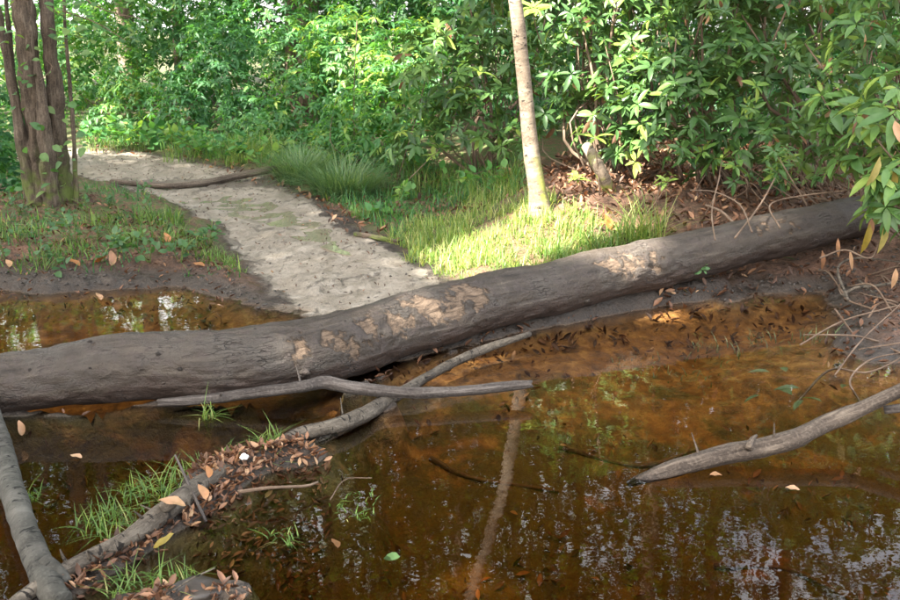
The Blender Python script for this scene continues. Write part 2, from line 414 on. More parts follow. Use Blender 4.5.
# ------------------------------------------------------------------ tubes (logs, branches, stems)
def catmull(P, n):
    P = np.asarray(P, float)
    if len(P) == 2: return P[0] + (P[1] - P[0]) * np.linspace(0, 1, n)[:, None]
    E = np.vstack([2 * P[0] - P[1], P, 2 * P[-1] - P[-2]])
    out = []; m = len(P) - 1
    for k in range(n):
        u = k / (n - 1) * m; i = min(int(u), m - 1); t = u - i
        a, b, c, d = E[i], E[i + 1], E[i + 2], E[i + 3]
        out.append(.5 * ((2 * b) + (-a + c) * t + (2 * a - 5 * b + 4 * c - d) * t * t + (-a + 3 * b - 3 * c + d) * t ** 3))
    return np.array(out)
def tube(pts, rad, nseg=8, nring=24, amp=0., freq=8., seed=0, round_end=(False, False), flute=0, jag=(0, 0)):
    pr = np.column_stack([np.asarray(pts, float), rad])
    C = catmull(pr, nring); c = C[:, :3]; r = np.maximum(C[:, 3], .0008)
    T = np.gradient(c, axis=0); T /= np.linalg.norm(T, axis=1)[:, None]
    ref = np.array([0, 0, 1.]) if abs(T[0][2]) < .9 else np.array([0, 1., 0])
    U = np.cross(T[0], ref); U /= np.linalg.norm(U); us = []
    for t in T:
        U = U - t * U.dot(t); U /= np.linalg.norm(U); us.append(U)
    us = np.array(us); ws = np.cross(T, us)
    ang = np.linspace(0, 2 * math.pi, nseg, endpoint=False)
    ln = np.concatenate([[0], np.cumsum(np.linalg.norm(np.diff(c, axis=0), axis=1))])
    ca, sa = np.cos(ang), np.sin(ang)
    RR = np.repeat(r[:, None], nseg, 1)
    if amp:
        for i in range(nring):
            for j in range(nseg):
                q = Vector((ln[i] * freq * .45 + seed * 7.3, ca[j] * freq * max(r[i], .02) + seed, sa[j] * freq * max(r[i], .02)))
                RR[i, j] *= 1 + amp * (mnoise.noise(q) + .5 * mnoise.noise(q * 2.7))
    if flute: RR *= 1 + flute * np.sin(ang * 5 + ln[:, None] * .8)[:, :]
    Vv = c[:, None, :] + RR[:, :, None] * (ca[None, :, None] * us[:, None, :] + sa[None, :, None] * ws[:, None, :])
    for e, s in ((0, -1), (-1, 1)):
        if jag[0 if e == 0 else 1]:
            Vv[e] += s * T[e] * (np.array([random.random() for _ in ang]) * jag[0 if e == 0 else 1])[:, None]
    st = np.stack([np.repeat(ln[:, None], nseg, 1), RR * ca[None, :], RR * sa[None, :]], -1)
    V0 = Vv.reshape(-1, 3); S0 = st.reshape(-1, 3)
    fs = []
    for i in range(nring - 1):
        for j in range(nseg):
            a = i * nseg + j; b = i * nseg + (j + 1) % nseg
            fs.append((a, b, b + nseg, a + nseg))
    nv = len(V0)
    V0 = np.vstack([V0, c[0] - T[0] * r[0] * (.5 if round_end[0] else .02), c[-1] + T[-1] * r[-1] * (.5 if round_end[1] else .02)])
    S0 = np.vstack([S0, [ln[0], 0, 0], [ln[-1], 0, 0]])
    for j in range(nseg):
        fs.append((j, nv, nv, (j + 1) % nseg)); a = (nring - 1) * nseg
        fs.append((a + j, a + (j + 1) % nseg, nv + 1, nv + 1))
    return V0, fs, S0, c, r
def tube_mesh(name, *a, attrs=None, **k):
    V0, fs, S0, c, r = tube(*a, **k)
    me = bpy.data.meshes.new(name)
    me.from_pydata([tuple(v) for v in V0], [], [tuple(dict.fromkeys(f)) for f in fs])
    a_ = me.attributes.new('st', 'FLOAT_VECTOR', 'POINT'); a_.data.foreach_set('vector', np.ascontiguousarray(S0, np.float32).ravel())
    if attrs:
        for kx, fn in attrs.items():
            at_ = me.attributes.new(kx, 'FLOAT', 'POINT'); at_.data.foreach_set('value', np.ascontiguousarray(fn(V0), np.float32))
    me.polygons.foreach_set('use_smooth', [True] * len(me.polygons)); me.update()
    return me
def branch(name, pts, rad, mat, label=None, cat=None, parent=None, group=None, **k):
    return ob(name, tube_mesh(name, pts, rad, **k), parent, label, cat, group, mat=M[mat])

# ------------------------------------------------------------------ the fallen log
LOGPX = [(-190, 402, .105), (-80, 392, .11), (0, 383, .115), (55, 377, .12), (100, 370, .13), (150, 366, .135), (220, 365, .135), (290, 356, .14),
         (345, 344, .145), (400, 327, .15), (480, 304, .17), (560, 285, .19), (640, 267, .22), (720, 248, .26), (800, 229, .30), (868, 213, .345)]
LOGR = [.118, .12, .122, .124, .142, .145, .145, .146, .145, .142, .141, .138, .136, .134, .132, .128]
LOGP = [at(a, b, z) for a, b, z in LOGPX]
def lsurf(px, py):                          # a point on the visible face of the log
    d = ray(px, py); d = d / np.linalg.norm(d); o = np.array([0, 0, CAMZ]); best = None
    C = catmull(np.column_stack([LOGP, LOGR]), 160)
    for t in np.arange(3, 7.5, .01):
        p = o + d * t
        k = np.argmin(((C[:, :3] - p) ** 2).sum(1))
        if np.linalg.norm(C[k, :3] - p) < C[k, 3]: return p
    return o + d * 5
PEEL = [(lsurf(a, b), r, s) for a, b, r, s in
        [(455, 301, .12, 1), (475, 297, .10, 1), (430, 309, .12, 1), (400, 320, .12, .9), (372, 330, .10, .8), (345, 345, .08, .8), (328, 338, .06, .8), (300, 346, .07, .8), (290, 342, .04, .8),
         (612, 262, .10, .75), (632, 262, .12, .9), (655, 266, .09, .7), (765, 226, .12, .65), (790, 222, .10, .6), (100, 345, .06, .6), (350, 352, .09, .6)]]
def peel(V0):
    a = np.zeros(len(V0))
    for p, r, k in PEEL: a = np.maximum(a, k * np.exp(-((V0 - p) ** 2).sum(1) / (r * r)))
    for i in np.nonzero(a > .12)[0]:
        q = Vector(V0[i].tolist())
        a[i] += .5 * mnoise.noise(q * 9) + .42 * mnoise.noise(q * 24) + .32 * mnoise.noise(q * 60)
    return np.clip((a - .46) / .4, 0, 1)
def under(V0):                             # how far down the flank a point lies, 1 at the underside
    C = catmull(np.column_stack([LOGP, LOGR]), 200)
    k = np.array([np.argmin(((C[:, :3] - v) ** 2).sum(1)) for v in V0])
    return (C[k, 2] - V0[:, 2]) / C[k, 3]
def log_mat():
    g = G('log_bark')
    st = g.attr('st', 'Vector'); P = g.pos()
    n1 = g.noise(g.vmul(st, (3, 26, 26)), 1.0, 6, .62, .5)
    n2 = g.noise(P, 5, 4, .6); n3 = g.noise(P, 75, 4, .62); n4 = g.noise(P, 22, 5, .65)
    c = g.ramp(n1, [(.25, (.015, .011, .008)), (.5, (.043, .033, .025)), (.75, (.092, .075, .058))])
    c = g.mix(g.math('MULTIPLY', g.step(n2, .42, .64), .75), c, g.mix(n4, (.040, .033, .027), (.090, .079, .067)))
    c = g.mix(g.math('MULTIPLY', g.step(n4, .48, .62), .7), c, (.05, .038, .033))
    # underside shade painted into the bark along the lower flank, ragged upper edge
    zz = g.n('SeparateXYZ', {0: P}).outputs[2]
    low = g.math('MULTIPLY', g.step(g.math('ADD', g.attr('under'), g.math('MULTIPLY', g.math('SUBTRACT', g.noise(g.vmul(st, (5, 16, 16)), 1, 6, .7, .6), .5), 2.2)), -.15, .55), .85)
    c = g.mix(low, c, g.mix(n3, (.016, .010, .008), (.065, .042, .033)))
    vo = g.n('TexVoronoi', {'Vector': g.n('VectorMath', {0: g.vmul(st, (7, 60, 60)), 1: g.vmul(g.n('TexNoise', {'Vector': P, 'Scale': 14.0, 'Detail': 3}).outputs['Color'], (2.5, 2.5, 2.5))}, operation='ADD').outputs[0], 'Scale': 1.0}, feature='DISTANCE_TO_EDGE').outputs[0]
    crk = g.math('MULTIPLY', g.step(vo, .07, .0), g.step(g.math('ADD', n2, g.math('MULTIPLY', n4, .5)), .76, .95))
    c = g.mix(g.math('MULTIPLY', crk, .6), c, (.022, .017, .014))
    # peeled patches of bare fibrous wood
    pe = g.math('MULTIPLY', g.attr('peel'), 1.0)
    nf = g.noise(g.vmul(st, (16, 60, 60)), 1.0, 5, .7, .7)
    pm = g.step(g.math('ADD', pe, g.math('MULTIPLY', g.math('SUBTRACT', g.noise(P, 85, 5, .7), .5), 1.5)), .30, .85)
    wood = g.ramp(nf, [(.3, (.045, .031, .022)), (.46, (.135, .093, .062)), (.7, (.27, .195, .135))])
    c = g.mix(g.math('MULTIPLY', pm, .82), c, wood)
    h = g.math('ADD', g.math('MULTIPLY', n1, .6), g.math('ADD', g.math('MULTIPLY', n4, .6), g.math('ADD', g.math('MULTIPLY', n3, .35), g.math('SUBTRACT', g.math('MULTIPLY', g.math('SUBTRACT', g.math('MULTIPLY', nf, .8), 1.0), pm), g.math('MULTIPLY', crk, .5)))))
    p = g.n('BsdfPrincipled', {'Base Color': c, 'Roughness': g.math('ADD', .62, g.math('MULTIPLY', pm, .25)), 'Specular IOR Level': .4,
                               'Normal': g.bump(h, .85, .022)})
    return g.surf(p.outputs[0])
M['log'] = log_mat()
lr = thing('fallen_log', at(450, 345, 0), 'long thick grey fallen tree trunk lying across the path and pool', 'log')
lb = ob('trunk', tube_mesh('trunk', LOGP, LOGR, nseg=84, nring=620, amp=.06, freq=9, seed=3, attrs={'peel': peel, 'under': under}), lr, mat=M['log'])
def carve(me):                              # bark flakes, drying cracks and sunken peeled wood as real relief
    n = len(me.vertices); co = np.empty(n * 3); me.vertices.foreach_get('co', co); co = co.reshape(-1, 3)
    st = np.empty(n * 3); me.attributes['st'].data.foreach_get('vector', st); st = st.reshape(-1, 3)
    pe = np.empty(n); me.attributes['peel'].data.foreach_get('value', pe)
    C = catmull(np.column_stack([LOGP, LOGR]), 300)
    for i in range(n):
        k = int(np.argmin(((C[:, :3] - co[i]) ** 2).sum(1))); d = co[i] - C[k, :3]; d /= max(1e-6, np.linalg.norm(d))
        q = Vector((st[i][0] * 2.2, st[i][1] * 16, st[i][2] * 16))
        f = mnoise.noise(q + Vector((3, 1, 5)))
        crack = max(0., 1 - abs(f) * 14) * max(0., mnoise.noise(Vector(co[i].tolist()) * 1.7) + .15)
        flake = mnoise.noise(Vector((st[i][0] * 14, st[i][1] * 34, st[i][2] * 34)))
        co[i] += d * (-.016 * crack + .0055 * flake - .010 * pe[i] + .010 * mnoise.noise(Vector(co[i].tolist()) * 3.1))
    me.vertices.foreach_set('co', co.ravel()); me.update()
carve(lb.data)
def lump(name, c, rx, ry, rz, mat, parent, seed=0, **kw):
    import bmesh
    bm = bmesh.new(); bmesh.ops.create_icosphere(bm, subdivisions=3, radius=1)
    for v in bm.verts:
        k = 1 + .45 * mnoise.noise(v.co * 1.7 + Vector((seed, 0, 0))) + .25 * mnoise.noise(v.co * 5 + Vector((seed, 0, 0)))
        v.co = Vector((v.co.x * rx * k + c[0], v.co.y * ry * k + c[1], v.co.z * rz * k + c[2]))
    me = bpy.data.meshes.new(name); bm.to_mesh(me); bm.free()
    for p in me.polygons: p.use_smooth = True
    return ob(name, me, parent, mat=M[mat], **kw)
for k, (a, b) in enumerate([(90, 342), (158, 354), (219, 341), (30, 370), (90, 368), (180, 369), (497, 325), (255, 330), (345, 322)]):
    p = lsurf(a, b); lump('insect_hole', p, .010, .008, .008, 'knot', lb, k)
for k, (a, b, s) in enumerate([(470, 322, .02), (300, 372, .024), (585, 300, .02)]):   # low swellings where limbs once grew
    p = lsurf(a, b); lump('limb_scar', p + np.array([0, .015, 0]), s * 1.6, s, s, 'log', lb, 20 + k)

# ------------------------------------------------------------------ leaf templates: +Y along the leaf, +Z its face
def leaf_t(L=1., W=.3, fold=.25, droop=.25, shape=(0, .75, 1, .7), nrow=3):
    v = [(0, 0, 0)]; f = []
    for i in range(1, nrow + 1):
        t = i / (nrow + 1); wv = W * .5 * math.sin(math.pi * t ** .85) ** .75
        z = -droop * t * t
        v += [(-wv * L, t * L, (z + fold * wv) * L), (0, t * L, z * L), (wv * L, t * L, (z + fold * wv) * L)]
    v.append((0, L, -droop * L)); n = len(v) - 1
    f += [(0, 2, 1), (0, 3, 2)]
    for i in range(nrow - 1):
        a = 1 + 3 * i; b = a + 3
        f += [(a, a + 1, b + 1), (a, b + 1, b), (a + 1, a + 2, b + 2), (a + 1, b + 2, b + 1)]
    a = 1 + 3 * (nrow - 1)
    f += [(a, a + 1, n), (a + 1, a + 2, n)]
    return np.array(v), np.array(f)
T_RHO = leaf_t(1, .32, .35, .22)
T_LAN = leaf_t(1, .36, .3, .35, nrow=2)
T_OVA = leaf_t(1, .68, .2, .22, nrow=3)
T_CAN = leaf_t(1, .75, .2, .15, nrow=1)
T_DRY = leaf_t(1, .42, .9, -.35, nrow=2)
T_FLAT = leaf_t(1, .46, .4, -.15, nrow=8)
T_FLAT[0][:, 0] += .07 * np.sin(T_FLAT[0][:, 1] * 4); T_FLAT[0][:, 2] += .035 * np.sin(T_FLAT[0][:, 1] * 11 + T_FLAT[0][:, 0] * 14)
def blade_t(bend=.6, W=.03, n=4):
    v = []; f = []
    for i in range(n):
        t = i / n; v += [(-W * (1 - t * .7), bend * t * t, t * (1 - .25 * bend * t)), (W * (1 - t * .7), bend * t * t, t * (1 - .25 * bend * t))]
    v.append((0, bend, 1 - .25 * bend))
    for i in range(n - 1):
        a = 2 * i; f += [(a, a + 1, a + 3), (a, a + 3, a + 2)]
    f.append((2 * n - 2, 2 * n - 1, 2 * n))
    return np.array(v, float), np.array(f)
def unit(a): return a / np.maximum(np.linalg.norm(a, axis=-1, keepdims=True), 1e-9)
def frames(D, N):                           # columns x, y = leaf axis, z = face normal
    D = unit(D); X = unit(np.cross(D, N)); Z = np.cross(X, D)
    return np.stack([X, D, Z], -1)
def scatter_mesh(name, T, P, R, S, lv):
    tv, tf = T; n = len(P); k = len(tv)
    V_ = P[:, None, :] + np.einsum('nij,kj->nki', R, tv) * np.asarray(S).reshape(n, 1, 1)
    F_ = (tf[None] + (np.arange(n) * k)[:, None, None]).reshape(-1, 3)
    return mesh_np(name, V_.reshape(-1, 3), F_, lv=np.repeat(lv, k))
LEAFCACHE = {}
def leaf_objs(parent, T, key, P, R, S, lv, mat, name='leaf'):   # large leaves, each an object sharing one of a few meshes
    for i in range(len(P)):
        q = int(min(5, max(0, lv[i] * 6))); kk = (key, q, mat)
        if kk not in LEAFCACHE:
            LEAFCACHE[kk] = mesh_np(name, T[0], T[1], lv=np.full(len(T[0]), (q + .5) / 6)); LEAFCACHE[kk].materials.append(M[mat])
        m = Matrix(R[i].tolist()).to_4x4() @ Matrix.Diagonal((S[i],) * 3).to_4x4(); m.translation = Vector(P[i].tolist())
        ob(name, LEAFCACHE[kk], parent, M=m)
def rnd_dirs(n, zlo=-1.):
    z = rng.uniform(zlo, 1, n); a = rng.uniform(0, 2 * math.pi, n); r = np.sqrt(1 - z * z)
    return np.stack([r * np.cos(a), r * np.sin(a), z], -1)
def lobe_points(lobes, dens, lo=.55):
    P = []; A = []
    for c, r in lobes:
        r = np.asarray(r if hasattr(r, '__len__') else (r, r, r), float)
        n = int(dens * 4 * math.pi * (r.prod() ** (2 / 3)))
        d = rnd_dirs(n, -.75)
        k = rng.uniform(lo, 1, n) ** .7
        lum = .8 + .4 * vnoise(d[:, 0] * 2.5 + c[0] * 3, d[:, 2] * 2.5 + d[:, 1] * 2, 3)
        p = np.asarray(c) + d * r * (k * lum)[:, None]
        P.append(p); A.append(d)
    P = np.vstack(P); A = np.vstack(A)
    g = terrain(P[:, 0], P[:, 1]); ok = P[:, 2] > g + .03
    return P[ok], A[ok]
def whorls(P, A, kmin=5, kmax=9, size=.12, droop=.3, spread=(55, 105)):
    n = len(P); ax = unit(A * .55 + np.array([0, 0, .75]) + rng.normal(0, .25, (n, 3)))
    cnt = rng.integers(kmin, kmax + 1, n)
    wi = np.repeat(np.arange(n), cnt)
    az = np.concatenate([np.arange(c) / c * 2 * math.pi + rng.uniform(0, 6) + rng.normal(0, .2, c) for c in cnt])
    a = ax[wi]; u = unit(np.cross(a, np.array([.31, .77, .2]))); v = np.cross(a, u)
    rad = u * np.cos(az)[:, None] + v * np.sin(az)[:, None]
    th = np.radians(rng.uniform(spread[0], spread[1], len(wi)))[:, None]
    D = a * np.cos(th) + rad * np.sin(th); D[:, 2] -= droop * rng.uniform(.3, 1.2, len(wi)); D = unit(D)
    Nn = unit(a * np.sin(th) - rad * np.cos(th) + rng.normal(0, .12, a.shape))
    S = size * rng.uniform(.45, 1.15, len(wi)) * np.repeat(rng.uniform(.6, 1.25, n), cnt)
    tint = np.clip(np.repeat(rng.normal(0, .2, n), cnt) + rng.normal(.42, .14, len(wi)), 0, .97)
    return P[wi] + D * .006, frames(D, Nn), S, tint
def visible_px(P):
    dy = P[:, 1] * math.cos(PITCH) - (P[:, 2] - CAMZ) * math.sin(PITCH)
    up = P[:, 1] * math.sin(PITCH) + (P[:, 2] - CAMZ) * math.cos(PITCH)
    return 450 + F * P[:, 0] / dy, 300 - F * up / dy, dy
def pick(P, S, nmax):                       # the leaves that show largest in the frame
    x, y, d = visible_px(P)
    sc_ = np.where((x > 0) & (x < 900) & (y > -5) & (y < 600) & (d > .5), S / d, 0)
    k = min(nmax, int((sc_ * F > 9).sum())); o = np.argsort(-sc_)[:k]
    m = np.zeros(len(P), bool); m[o] = True
    return m
def stems_to(parent, base, targets, r0, mat='stem', name='stem', nring=10):
    for tg in targets:
        b = np.asarray(base) + np.array([rng.normal(0, .12), rng.normal(0, .12), 0]); b[2] = gz(b[0], b[1]) - .03
        mid = b * .45 + np.asarray(tg) * .55 + np.array([rng.normal(0, .12), rng.normal(0, .12), -.08])
        q1 = b * .75 + np.asarray(tg) * .25 + rng.normal(0, .08, 3)
        branch(name, [b, q1, mid, tg], [r0, r0 * .85, r0 * .65, r0 * .3], mat, parent=parent, nseg=6, nring=nring)

# ------------------------------------------------------------------ rhododendron thicket on the right
def rhodo(base, lobes, label, dens=26, size=.12, nind=220, nstem=6, tintoff=0., mat='rhodo', kmin=5, kmax=9, name='rhododendron_bush', cat='bush', group='rhododendron bushes on the bank', T=T_RHO, key='rho', droop=.3, stemr=.018):
    b = np.array([base[0], base[1], gz(base[0], base[1])])
    root = thing(name, b, label, cat, group)
    P, A = lobe_points(lobes, dens)
    LP, LR, LS, LT = whorls(P, A, kmin, kmax, size, droop)
    LT = np.clip(LT + tintoff, 0, .97)
    g = terrain(LP[:, 0], LP[:, 1]); ok = LP[:, 2] > g + .02
    LP, LR, LS, LT = LP[ok], LR[ok], LS[ok], LT[ok]
    m = pick(LP, LS, nind)
    leaf_objs(root, T, key, LP[m], LR[m], LS[m], LT[m], mat)
    if (~m).any():
        ob('foliage', scatter_mesh('foliage', T, LP[~m], LR[~m], LS[~m], LT[~m]), root, kind='stuff', mat=M[mat])
    tg = P[rng.choice(len(P), min(nstem, len(P)), replace=False)]
    stems_to(root, b, tg, stemr)
    if key == 'rho':
        stems_to(root, b, P[rng.choice(len(P), min(12, len(P)), replace=False)], stemr * .45, name='twig')
        m2 = np.nonzero(pick(LP, LS, 900))[0]; m2 = m2[rng.random(len(m2)) < .018]
        if len(m2): leaf_objs(root, T_RHO, 'rho', LP[m2] + [0, -.04, -.03], frames(rnd_dirs(len(m2), -1) * [.5, .5, 1] - [0, 0, .8], rnd_dirs(len(m2))), LS[m2] * .9, rng.uniform(.3, .95, len(m2)), 'dry', 'dead_leaf')
    return root
def lob(l): return [(aty(a, b, Y), r) for a, b, Y, r in l]
rhodo((1.15, 7.3), lob([(590, 60, 7.5, .42), (610, 120, 7.3, .36), (570, 20, 7.7, .40), (640, 20, 7.6, .5), (630, 150, 7.1, .2), (600, -40, 7.8, .45), (560, 110, 7.7, .25)]),
      'dark rhododendron bush just right of the slim pale tree', 30, nind=200)
rhodo((1.95, 7.2), lob([(680, 110, 7.0, .42), (700, 40, 7.2, .5), (650, 90, 7.1, .35), (690, 152, 6.9, .2), (720, -30, 7.5, .5), (660, -30, 7.6, .4)]),
      'dense dark rhododendron bush behind the brown leaf litter slope', 30, nind=230, tintoff=-.06)
rhodo((2.6, 7.0), lob([(770, 90, 6.8, .45), (790, 30, 7.0, .5), (750, 140, 6.8, .28), (775, 165, 6.6, .18), (800, -50, 7.3, .55), (830, -70, 7.6, .6)]),
      'tall rhododendron bush behind the right half of the log', 30, nind=230, tintoff=-.02)
rhodo((2.75, 6.35), lob([(795, 150, 6.2, .22), (770, 160, 6.2, .16), (830, 160, 6.1, .2), (735, 170, 6.4, .10)]),
      'low bright rhododendron shoots leaning over the log near its right end', 34, size=.105, nind=200, tintoff=.14, nstem=9, stemr=.009)
rhodo((3.2, 6.2), lob([(865, 90, 5.9, .34), (890, 30, 6.0, .45), (850, 140, 5.7, .18), (920, 110, 5.7, .35), (930, -60, 6.2, .6)]),
      'rhododendron bush at the right edge above the end of the log', 30, nind=260, tintoff=.05)
rhodo((3.0, 5.05), lob([(905, 190, 5.0, .20), (890, 175, 5.0, .14), (925, 130, 5.2, .25), (935, 225, 4.9, .18)]),
      'rhododendron branches with drooping pale leaves hanging over the pool edge', 34, size=.125, nind=170, tintoff=.22, nstem=7, droop=.6, stemr=.01)
rhodo((3.05, 5.6), lob([(865, 150, 5.35, .17), (842, 112, 5.6, .18), (893, 105, 5.2, .2), (905, 160, 5.1, .14), (880, 205, 5.1, .10)]),
      'near rhododendron with large pale drooping leaves at the right edge', 34, size=.155, nind=230, tintoff=.3, nstem=6, droop=.5, stemr=.011, kmin=4, kmax=7)
rhodo((.35, 8.6), lob([(470, 120, 8.3, .36), (440, 70, 8.6, .45), (500, 70, 8.4, .38), (480, 10, 8.8, .5), (520, 140, 8.1, .2), (420, 140, 8.4, .3), (530, -50, 9, .55)]),
      'leafy rhododendron bush left of the slim pale tree', 30, nind=240, tintoff=.1, size=.125)
rhodo((3.9, 8.6), lob([(850, -40, 8.5, .8), (930, -30, 8.2, .8), (790, -5, 9.2, .7), (760, -40, 9, .7), (880, -150, 9, .9)]),
      'tall back rhododendron at the top right corner', 20, nind=40, tintoff=-.08)
rhodo((1.3, 9.6), lob([(600, -40, 9.3, .8), (680, 0, 9.3, .7), (540, -10, 9.5, .5), (620, -50, 9.8, .7)]),
      'shaded rhododendron at the top behind the slim pale tree', 20, nind=20, tintoff=-.1)
# bright young shoots
def shoot(basepx, toppx, Y, label, n=9, size=.1, tint=.85, mat='rhodo', group=None, whl=2, key='rho', T=T_RHO, short=0):
    top = aty(*toppx, Y); b = aty(*basepx, Y); b[2] = gz(b[0], b[1])
    if short: b = top + np.array([.08, .15, -short])
    root = thing('young_shoot', b, label, 'shoot', group)
    ps = [b, b * .5 + top * .5 + rng.normal(0, .02, 3), top]
    branch('stem', ps, [.0055, .0045, .003], 'stem', parent=root, nseg=6, nring=8)
    tips = np.array([top - (top - b) * .16 * k for k in range(whl)])
    LP, LR, LS, LT = whorls(tips, np.tile([0, 0, 1.], (whl, 1)), n, n, size, .25, (40, 85))
    leaf_objs(root, T, key, LP, LR, LS, np.clip(LT * .2 + tint - .05, 0, .99), mat)
shoot((588, 188), (577, 178), 6.9, 'yellow-green rhododendron leaves drooping beside the slim tree base', 7, .12, .97)
shoot((600, 186), (594, 138), 6.7, 'bright yellow-green rosette of leaves above the mossy stub', 8, .13, .97, whl=1)
shoot((655, 225), (662, 178), 6.2, 'fresh green shoot rising from the leaf litter behind the log', 6, .09, .85)
shoot((640, 235), (672, 175), 6.35, 'slender light green shoot leaning right from the grass edge', 6, .08, .9)
shoot((700, 215), (722, 160), 6.3, 'single upright bright leaf rosette on the litter slope', 4, .10, .92, whl=1)
shoot((390, 190), (440, 148), 8.0, 'bright rosette of green leaves at the foot of the left bush', 8, .12, .8)
shoot((395, 175), (437, 28), 8.4, 'tall upright leafy shoot rising above the central bushes', 8, .14, .8)
shoot((355, 175), (357, 20), 9.6, 'tall pale shoot standing in the bright herbs', 7, .13, .95)
shoot((520, 170), (480, 72), 8.0, 'sunlit yellow leaf rosette in the bush left of the slim tree', 9, .13, .99, whl=1, short=.2)
shoot((548, 190), (533, 8), 7.15, 'sunlit pale yellow leaves at the top beside the slim tree', 9, .15, .99, whl=2, short=.25)

# mossy leaning stub under the bright rosette
branch('mossy_stub', [onground(610, 190) - [0, 0, .05], aty(601, 172, 6.75), aty(594, 158, 6.85), aty(586, 146, 6.95)], [.06, .045, .042, .036], 'slim',
       'short leaning mossy stem behind the slim pale tree', 'stem', amp=.12, freq=14, nseg=12, nring=20)

# ------------------------------------------------------------------ gaps cut in the canopy so that the sun lights chosen patches
def up(p, h, dx=0, dy=0): return np.asarray(p) + np.array([dx, dy, h])
# slim pale tree in the middle: leans left as it rises
sb = onground(541, 212); SY = sb[1]
sp_ = [sb - [0, 0, .06], aty(537, 190, SY), aty(531, 150, SY), aty(525, 90, SY), aty(519, 30, SY), aty(515, 0, SY), up(aty(510, -30, SY), 0)]
x5 = sp_[-1]
sp_ += [up(x5, .9, -.25), up(x5, 1.9, -.58, .0), up(x5, 3.4, -1.05, .05)]
SLIMP = sp_
SPOTS = []
def spot(p, r): SPOTS.append((np.asarray(p, float), r))
for a, b, r in [(430, 235, .16), (465, 232, .2), (500, 225, .25), (520, 245, .24), (555, 232, .25), (590, 240, .2), (625, 250, .2), (480, 250, .16), (540, 215, .2), (560, 210, .18), (600, 215, .12)]:
    spot(at(a, b, .3), r * 1.5)
for a, b, r in [(455, 302, .09), (425, 310, .07), (395, 322, .07), (620, 264, .08), (645, 263, .07), (300, 344, .04), (770, 225, .06)]: spot(lsurf(a, b), r)
for q in catmull(np.array(SLIMP[6:10]), 9): spot(q, .42)
spot(aty(594, 138, 6.7), .12); spot(aty(577, 182, 6.9), .12); spot(aty(537, 15, 7.0), .18); spot(aty(480, 75, 8.0), .15); spot(aty(645, 215, 6.2), .14)
spot(aty(130, 55, 15.3), .5); spot(aty(108, 125, 12), .22); spot(aty(95, 20, 14), .3); spot(aty(440, 40, 8.4), .2); spot(aty(400, 60, 9.4), .4); spot(aty(350, 60, 10), .35); spot(aty(270, 30, 12.6), .3); spot(aty(110, 148, 11.3), .3)
spot(at(205, 490, .08), .07); spot(at(265, 465, .06), .07)
def holes(P):
    ok = np.ones(len(P), bool)
    for p, r in SPOTS:
        d = P - p; t = d @ SUN_DIR; q = d - t[:, None] * SUN_DIR
        ok &= np.linalg.norm(q, axis=1) * (1 + .25 * rng.normal(0, 1, len(P)).clip(-1, 1)) > r + .06
    return ok
# ------------------------------------------------------------------ trees
def tree(name, label, trunks, matname, crowns, leafn, leafs, T=T_CAN, leafmat='canopy', group=None, cat='tree', hole=None, limbs=5, tint=(.5, .2), nring=24, nseg=12, tamp=.10, tfreq=6):
    b = np.asarray(trunks[0][0][0]); root = thing(name, b, label, cat, group)
    for pts, rad in trunks:
        branch('trunk', pts, rad, matname, parent=root, nseg=nseg, nring=nring, amp=tamp, freq=tfreq, seed=random.random() * 9)
    top = np.asarray(trunks[0][0][-1]); p0 = np.asarray(trunks[0][0][-2]); rt = trunks[0][1][-1]
    for c, r in crowns:
        for k in range(limbs):
            e = np.asarray(c) + rnd_dirs(1, -.3)[0] * np.asarray(r) * .8
            s = p0 + (top - p0) * random.random()
            branch('limb', [s, s * .5 + e * .5 + np.array([0, 0, -.1]) + rng.normal(0, .15, 3), e], [rt * .7, rt * .45, rt * .12], matname, parent=root, nseg=5, nring=8)
    if leafn:
        P = []
        per = leafn // len(crowns)
        for c, r in crowns:
            nc = max(8, per // 22)             # leaves gather in sprays
            cc = np.asarray(c) + rnd_dirs(nc) * np.asarray(r) * (rng.uniform(.1, 1, nc) ** .45)[:, None]
            ci = rng.integers(0, nc, per)
            sig = .16 * float(np.mean(r))
            P.append(cc[ci] + rng.normal(0, 1, (per, 3)) * np.array([sig, sig, sig * .45]))
        P = np.vstack(P)
        P = P[holes(P)]
        n = len(P)
        D = rnd_dirs(n, -.6); Nn = unit(np.array([0, 0, 1.]) + rng.normal(0, .5, (n, 3)))
        lv = np.clip(rng.normal(tint[0], tint[1], n), 0, .98)
        ob('crown', scatter_mesh('crown', T, P, frames(D, Nn), leafs * rng.uniform(.6, 1.3, n), lv), root, kind='stuff', mat=M[leafmat])
    return root
def up(p, h, dx=0, dy=0): return np.asarray(p) + np.array([dx, dy, h])

tree('slim_tree', 'slim pale smooth-barked tree leaning left at the grassy edge', [(sp_, [.095, .06, .051, .047, .044, .043, .042, .040, .036, .026])], 'slim',
     [(up(x5, 4.2, -.8, .3), (1.6, 1.6, 1.1))], 1500, .11, tint=(.6, .2), nring=50, nseg=16, limbs=6)

